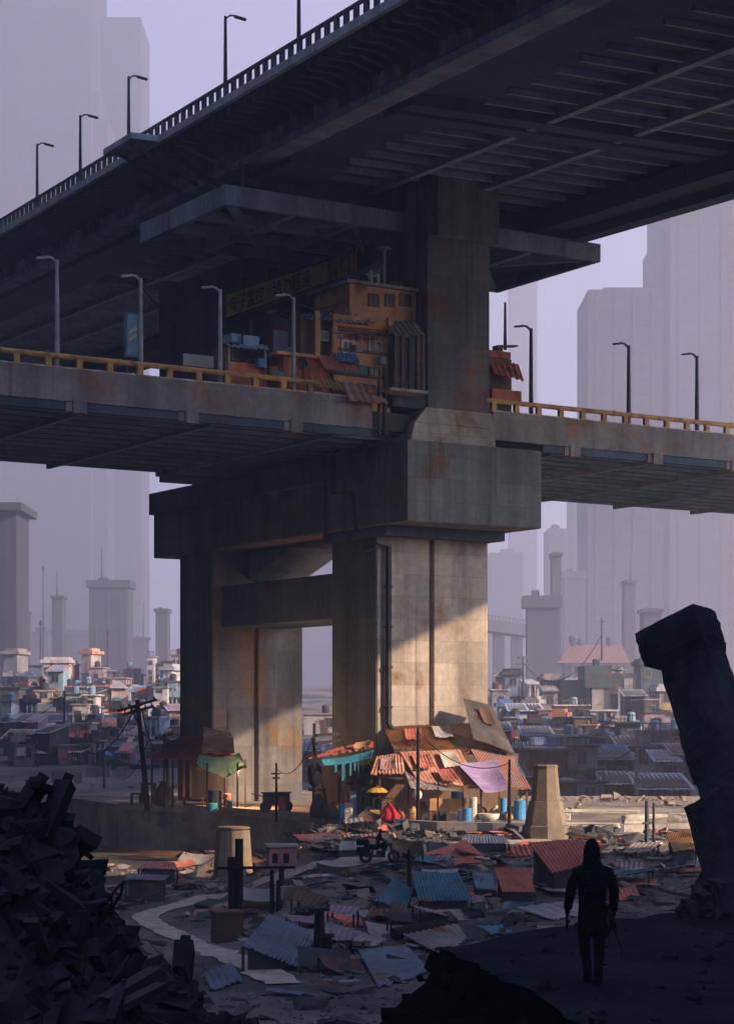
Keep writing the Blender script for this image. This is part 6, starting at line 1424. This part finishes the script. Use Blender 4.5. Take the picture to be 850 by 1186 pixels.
# long coat: open loft from shoulders to shins
co_ = loft([(0, .01, .64, .19, .155), (0, .0, .74, .185, .15), (0, .0, .92, .178, .14), (0, .01, 1.06, .168, .13), (0, .015, 1.2, .188, .135), (0, .02, 1.34, .215, .135), (0, .02, 1.42, .222, .12), (0, .03, 1.47, .16, .10), (0, .035, 1.51, .09, .085)], 28)
for v in co_.vertices:
    a = math.atan2(v.co.y, v.co.x); f = max(0, (1.0-v.co.z))
    v.co.x *= 1+.10*f*math.sin(a*5+1); v.co.y *= 1+.14*f*math.sin(a*6)
    if v.co.z < .68: v.co.z += .05*math.sin(a*3)+.03*math.sin(a*7); v.co.x += .02
put(co_, 'coat', CLOTH, PER)
for sd, (sh, el, wr) in ((-1, (14, 15, 16)), (1, (17, 18, 19))):
    a, b_, c = Vector(J[sh]), Vector(J[el]), Vector(J[wr]); q = MB(); q.tube([a+Vector((-sd*.09, 0, -.005)), a+Vector((-sd*.015, 0, -.03)), a.lerp(b_, .5), b_, b_.lerp(c, .5), b_.lerp(c, .92)], [.055, .076, .072, .064, .059, .054], 14)
    q.v = [v+Vector((px_, py_, pz_)) for v in q.v]; q.build('sleeve', CLOTH, PER, smooth=True)
ho = loft([(0, .03, 1.42, .19, .135), (0, .03, 1.48, .135, .125), (0, .045, 1.54, .108, .115), (0, .05, 1.62, .108, .118), (0, .05, 1.70, .098, .112), (0, .045, 1.76, .076, .09), (0, .03, 1.80, .045, .055), (0, .02, 1.815, .015, .02)], 20)
put(ho, 'hood', CLOTH, PER)
q = MB(); o3 = Vector((px_, py_, pz_)); q.box(o3+Vector((0, -.15, 1.28)), (.23, .08, .27)); q.box(o3+Vector((0, -.2, 1.22)), (.17, .04, .13)); q.build('backpack', CLOTH2, PER, .02)
for sd, (kn, an, to) in ((-1, (7, 8, 9)), (1, (11, 12, 13))):
    a, b_, c = [Vector(J[i])+o3 for i in (kn, an, to)]; q = MB(); q.tube([a.lerp(b_, .35), b_+UPZ*.06, b_-UPZ*.03], [.062, .056, .052], 12); q.tube([b_+Vector((0, -.06, -.045)), b_+Vector((0, .04, -.035)), c+Vector((0, .03, -.01))], [.042, .05, .036], 12); q.build('boot', CLOTH, PER, smooth=True)
q = MB(); h0 = Vector(J[20])+o3+Vector((0, .01, -.02)); q.beam(h0+Vector((0, .02, .02)), h0+Vector((.0, -.01, -.20)), .03, .05); q.beam(h0+Vector((0, .0, .02)), h0+Vector((0, .07, .05)), .03, .035); tag(q.build('pistol', BLACK, bevel=.004), 'dark pistol held low in the left hand of the hooded person', 'pistol')
rf = thing('rifle', 'long dark rifle slung at the right hip of the hooded person', 'rifle', o3+Vector((.2, .05, .8)))
a, b_ = o3+Vector((.17, -.08, 1.0)), o3+Vector((.40, .10, .33)); q = MB(); q.tube([a.lerp(b_, .4), b_], .013, 8); q.build('barrel', BLACK, rf); q = MB(); q.beam(a, a.lerp(b_, .45), .04, .07); q.build('stock', BLACK, rf, .006)
q = MB(); q.beam(a.lerp(b_, .36), a.lerp(b_, .36)+Vector((-.08, .02, -.14)), .025, .045); q.build('magazine', BLACK, rf)

# motorcyclist ----------------------------------------------------------------
mb0 = gpt(440, 1001); mz = mb0.z; MO = thing('motorcycle', 'dark loaded motorcycle riding along the dusty path', 'motorcycle', mb0)
R3 = Matrix.Rotation(.25, 3, 'Z')
def mo(x, y, z): return mb0 + (R3 @ Vector((x, y, 0)) + UPZ*(z+.02))*.86
def torus(c, ax, R, r, n=22, k=8):
    R *= .86; r *= .86
    q = MB(); ax = Vector(ax).normalized(); e1 = ax.cross(UPZ).normalized(); e2 = UPZ; vs = []; fs = []
    for i in range(n):
        a = 2*math.pi*i/n; d = e1*math.cos(a)+e2*math.sin(a)
        for j in range(k): b_ = 2*math.pi*j/k; vs.append(Vector(c)+d*(R+r*math.cos(b_))+ax*r*math.sin(b_))
    for i in range(n):
        for j in range(k): fs.append((i*k+j, i*k+(j+1) % k, ((i+1) % n)*k+(j+1) % k, ((i+1) % n)*k+j))
    return q.add(vs, fs)
ax = R3 @ Vector((0, 1, 0))
for x in (-.72, .72):
    w = torus(mo(x, 0, .33), ax, .26, .07).build('wheel', BLACK, MO, smooth=True)
    q = torus(mo(x, 0, .33), ax, .185, .02)
    for i in range(8): a = math.pi*i/4; q.tube([mo(x, 0, .33), mo(x+.18*math.cos(a), 0, .33+.18*math.sin(a))], .008, 4)
    q.build('rim', STEEL_D, w)
q = MB(); q.tube([mo(-.72, .09, .33), mo(-.1, .09, .42), mo(.35, .06, .85), mo(.45, 0, .92)], .025); q.tube([mo(-.72, -.09, .33), mo(-.1, -.09, .42), mo(.35, -.06, .85), mo(.45, 0, .92)], .025); q.tube([mo(-.75, 0, .72), mo(-.1, 0, .74), mo(.4, 0, .88)], .03); q.build('frame', STEEL_D, MO)
q = MB(); q.bx(mo, -.15, .25, -.14, .14, .28, .62); q.tube([mo(.05, -.2, .35), mo(-.8, -.2, .36)], .045); q.build('engine', STEEL_D, MO, .02)
q = MB(); q.tube([mo(-.02, 0, .82), mo(.1, 0, .86), mo(.32, 0, .88), mo(.42, 0, .84)], [.08, .15, .15, .06], 12); q.build('tank', CLOTH2, MO, smooth=True)
q = MB(); q.tube([mo(-.8, 0, .84), mo(-.7, 0, .84), mo(-.1, 0, .80), mo(0, 0, .82)], [.06, .11, .12, .06], 12); q.build('seat', CLOTH, MO, smooth=True)
q = MB(); q.tube([mo(.72, .1, .33), mo(.45, .1, 1.0)], .028); q.tube([mo(.72, -.1, .33), mo(.45, -.1, 1.0)], .028); q.build('fork', STEEL_D, MO)
q = MB(); q.tube([mo(.28, -.38, 1.06), mo(.42, -.2, 1.05), mo(.44, .2, 1.05), mo(.28, .38, 1.06)], .02); q.build('handlebar', STEEL_D, MO)
q = MB(); q.tube([mo(.5, 0, .92), mo(.62, 0, .92)], [.07, .1], 12); q.build('headlight', STEEL_D, MO)
q = MB(); q.bx(mo, -1.15, -.62, -.24, .24, .90, 1.2); q.bx(mo, -1.1, -.6, -.38, -.25, .4, .8); q.bx(mo, -1.1, -.6, .25, .38, .4, .8); q.build('pannier', CLOTH2, MO, .04)
rd0 = mo(-.15, 0, .9)
RD = thing('person', 'rider in a dark jacket sitting on the loaded motorcycle', 'person', rd0)
def rl(x, y, z): p = R3 @ Vector((x, y, 0)); return (p.x, p.y, z)
J2 = [rl(0, 0, .05), rl(.04, 0, .28), rl(.12, 0, .50), rl(.15, 0, .60), rl(.17, 0, .68), rl(.18, 0, .79), rl(.06, .12, .02), rl(.40, .17, -.12), rl(.22, .17, -.52), rl(.36, .17, -.57), rl(.06, -.12, .02), rl(.40, -.17, -.12), rl(.22, -.17, -.52), rl(.36, -.17, -.57), rl(.12, .19, .46), rl(.22, .27, .24), rl(.43, .33, .18), rl(.12, -.19, .46), rl(.22, -.27, .24), rl(.43, -.33, .18)]
R2 = [(.14, .12), (.13, .11), (.15, .11), .055, (.09, .1), (.075, .08), .085, .07, .05, .045, .085, .07, .05, .045, .065, .052, .042, .065, .052, .042]
put(skin(J2, E[:19], R2, 0), 'body', CLOTH, RD, Matrix.Scale(.88, 4))
# ------------------------------------------------------------------ patches, clutter and wires that crowd the place
def wire(a, c, sag, r, lab, m=BLACK, group='sagging wires'):
    a, c = Vector(a), Vector(c); q = MB(); q.tube([a.lerp(c, i/14)-UPZ*sag*4*(i/14)*(1-i/14) for i in range(15)], r, 5); tag(q.build('wire', m), lab, 'wire', group)
# patches lying on the stall roof
def patch(pts, m, lab, wv=0, sag=.06, name='patch_sheet', cat='sheet', grp='loose patches on the stall roofs'):
    q = MB(); q.sheet(*[W(u, v, Y)+UPZ*.09 for u, v, Y in pts], waves=wv, amp=.012, thick=.02, sag=sag, jag=.2); tag(q.build(name, m), lab, cat, grp)
patch([(468, 846, 110.0), (488, 845, 110.4), (492, 858, 108.6), (470, 859, 108.2)], P_RED, 'faded red patch on the upper gold roof of the stall', 5)
patch([(500, 843, 111.0), (519, 842, 111.4), (526, 856, 109.4), (505, 857, 109.0)], P_W2, 'pale grey patch on the upper gold roof of the stall')
patch([(476, 876, 106.7), (497, 874, 107.1), (504, 892, 105.0), (484, 893, 104.7)], P_SALMON, 'salmon patch on the middle rusty roof sheet', 6)
patch([(508, 873, 107.3), (526, 872, 107.6), (534, 890, 105.6), (516, 893, 105.2)], P_CREAM, 'bright cream patch on the middle rusty roof sheet')
patch([(505, 893, 104.9), (524, 892, 105.2), (536, 906, 103.9), (514, 908, 103.5)], P_RED, 'red patch at the lower edge of the middle roof sheet', 5)
patch([(441, 880, 106.3), (456, 878, 106.5), (459, 893, 104.2), (440, 894, 104.0)], P_PINK, 'pink patch on the small left awning of the stall')
patch([(586, 880, 109.0), (597, 882, 109.0), (610, 902, 106.6), (594, 902, 106.6)], P_PALEB, 'pale blue patch on the striped end roof')
patch([(553, 820, 111.0), (566, 824, 111.2), (575, 842, 110.2), (562, 842, 110.0)], P_BROWN, 'brown patch on the tilted grey roof sheet')
patch([(412, 862, 109.0), (428, 859, 109.0), (428, 866, 107.6), (408, 870, 107.6)], P_GOLD, 'tan patch on the red shelter roof')
patch([(190, 862, 122.0), (208, 856, 122.6), (206, 874, 119.8), (186, 876, 120.0)], P_MAROON, 'dark maroon patch on the corner hut roof', 5)
patch([(242, 855, 120.6), (256, 856, 120.4), (258, 868, 119.0), (243, 868, 119.0)], P_SALMON, 'salmon patch on the leaning board of the corner hut')
# clutter on the deck shanties
def st_box(u0, u1, v0, v1, t0, t1, m, lab, name, cat, grp='clutter on the deck shacks'):
    s0, s1, z0, z1 = pxbox(u0, u1, v0, v1, t0, t1); q = MB(); q.bx(ST, s0, s1, t0, t1, z0, z1); q.bx(ST, s0+.04, s1-.04, t0-.03, t0-.002, z0+.06, z1-.06); tag(q.build(name, m, bevel=.015), lab, cat, grp)
for a in ((412, 420, 399, 407, -2.95, -2.62, P_GREY, 'grey cooling box between the two white framed windows', 'cooling_unit', 'cooling unit'), (441, 448, 413, 421, -2.95, -2.62, P_W2, 'pale cooling box at the right edge of the tan house', 'cooling_unit', 'cooling unit'),
          (300, 308, 415, 425, -2.9, -2.45, P_BLUE, 'blue crate at the right end of the orange counter', 'crate', 'crate'), (313, 322, 424, 440, -2.9, -2.2, P_BROWN, 'brown cupboard between the stall and orange hut', 'cupboard', 'cupboard'),
          (322, 329, 430, 440, -2.9, -2.3, P_TEAL, 'teal chest beside the brown cupboard', 'chest', 'chest'), (268, 280, 386, 396, -1.4, -.4, P_PALEB, 'pale blue box on the blue stall roof', 'box', 'box'), (291, 299, 389, 399, -1.2, -.4, P_GREY, 'grey box on the blue stall roof', 'box', 'box'),
          (336, 345, 402, 414, -1.6, -.6, P_W2, 'white tank box on the orange hut roof', 'box', 'box'), (407, 415, 323, 332, -1.6, -.8, P_PALEB, 'pale blue box on the windowed roof cabin', 'box', 'box'), (457, 468, 325, 332, -1.4, -.6, P_GREY, 'grey box on the windowed roof cabin', 'box', 'box'),
          (352, 360, 425, 440, -2.62, -2.42, P_RED, 'bright red shutter on the orange hut', 'shutter', 'shutter'), (425, 444, 452, 457, -3.3, -2.75, P_ORANGE, 'orange plank shelf under the striped awning', 'shelf', 'shelf')):
    st_box(*a)
for i, (u, v, w, m, n) in enumerate(((394, 386, 4, P_WHITE, 'white'), (402, 386, 5, P_RED, 'red'), (411, 387, 4, P_BLUE, 'blue'), (420, 387, 5, P_SALMON, 'salmon'), (430, 388, 4, P_OCHRE, 'ochre'))):
    q = MB(); q.sheet(stp(u, v, -2.85), stp(u+w, v+.3, -2.85), stp(u+w-.5, v+7, -2.88), stp(u+.6, v+6.4, -2.88), thick=.015, sag=.1); tag(q.build('laundry', m), '%s cloth drying on the line across the tan house' % n, 'laundry', 'laundry on the tan house')
wire(stp(388, 385, -2.85), stp(440, 387, -2.85), .05, .02, 'washing line across the tan house')
wire(stp(340, 350, -2.7), stp(445, 300, -1.2), 1.2, .03, 'wire from the roof mast down to the street lamp by the orange hut'); wire(stp(255, 342, -2.7), stp(340, 352, -2.7), .9, .03, 'wire slung between the two street lamps at the blue stall')
wire(stp(318, 360, .2), stp(404, 340, -1.2), 1.0, .03, 'wire from the black aerial frame to the roof cabin'); wire(stp(163, 330, -2.7), stp(255, 344, -2.7), 1.3, .03, 'wire slung between the light box lamp and the banner lamp')
# wires over the market and the settlements
wire(W(320, 890, 113), W(363, 852, 107), 1.0, .025, 'wire from the thin dark pole to the black shelter frame'); wire(W(159, 817, 121), W(74, 806, 262), 5, .05, 'long wire from the leaning pole back to the mint house pole')
wire(W(484, 848, 103.5), W(590, 884, 104), .9, .025, 'wire strung over the stall between its two dark poles'); wire(W(606, 768, 330), W(697, 735, 318), 5, .06, 'wire from the lamp mast to the hall antenna'); wire(W(606, 772, 330), W(500, 800, 300), 4, .06, 'wire from the lamp mast behind the big pier leg')
wire(W(737, 865, 176), W(606, 800, 330), 6, .06, 'wire from the pale lamp post up to the lamp mast'); wire(W(196, 783, 370), W(100, 800, 330), 6, .06, 'wire crossing the left rooftops'); wire(W(74, 804, 262), W(-20, 812, 270), 3, .05, 'wire leaving the mint house pole to the left'); wire(W(121, 870, 226), W(171, 860, 150), 3, .04, 'wire from the crossarm pole to the terrace')
# scattered roof sheets and low hutches filling the waste ground
def scatter():
    r_ = random.Random(61)
    CO = [(P_SALMON, 'salmon'), (P_RUSTY, 'rust orange'), (P_TEAL, 'teal'), (P_GREY, 'dull grey'), (P_GREY, 'weathered grey'), (P_BROWN, 'brown'), (P_BROWN, 'dark brown'), (P_MAUVE, 'mauve'), (P_DARK, 'charcoal'), (P_BEIGE, 'beige'), (P_DARK, 'black'), (P_MAROON, 'maroon'), (P_CONC, 'ash grey')]
    LOOK = ['ribbed sheet on low props', 'buckled ribbed roof sheet', 'half sunk flat sheet', 'torn roof panel', 'broad patched sheet']
    used = set(); n = 0
    spots = [('between the motorcycle and the blue roof', 430, 560, 975, 1006), ('right of the salmon roofs', 640, 780, 978, 1040), ('near the squat stump', 180, 330, 985, 1015), ('inside the bend of the path', 215, 420, 1035, 1095), ('below the wide blue roof', 430, 600, 1055, 1085), ('in front of the terrace wall', 300, 450, 962, 985), ('beyond the path end', 300, 420, 1100, 1160)]
    for sp, u0, u1, v0, v1 in spots:
        for k in range(9):
            cm, cn = r_.choice(CO); lk = r_.choice(LOOK); key = (cn, lk, sp)
            u, v = r_.uniform(u0, u1), r_.uniform(v0, v1); g = gpt(u, v)
            if key in used or min((p.x-g.x)**2+(p.y-g.y)**2 for p in PP) < 3 or ledge_d(g.x, g.y) > -1: continue
            used.add(key); L, w = r_.uniform(.9, 2.6), r_.uniform(.7, 1.6); a = r_.gauss(0, .5); M = Matrix.Rotation(a, 3, 'Z') @ Matrix.Rotation(r_.uniform(.05, .5), 3, 'X') @ Matrix.Rotation(r_.gauss(0, .12), 3, 'Y')
            h = r_.uniform(.25, .8) if 'props' in lk or 'broad' in lk else .18
            c = g+UPZ*h; P = lambda x, y: c+M @ Vector((x*L/2, y*w/2, 0)); q = MB()
            q.sheet(P(-1, 1), P(1, 1), P(1+r_.uniform(-.2, .2), -1), P(-1+r_.uniform(-.2, .2), -1), waves=(int(L*5) if 'ribbed' in lk else 0), amp=.016, thick=.02, jag=.18, sag=.0 if 'ribbed' in lk else r_.uniform(0, .2))
            t = thing('scrap_sheet', '%s %s %s' % (cn, lk, sp), 'sheet', g, 'sheets scattered on the waste ground'); q.build('sheet', cm, t)
            if h > .2:
                for x in (-.85, .85):
                    for y in (-.85, .85): p = P(x, y); q = MB(); q.beam(Vector((p.x, p.y, terr(p.x, p.y)-.2)), p-UPZ*.02, .07, .07); q.build('prop', WOOD_D, t)
scatter()
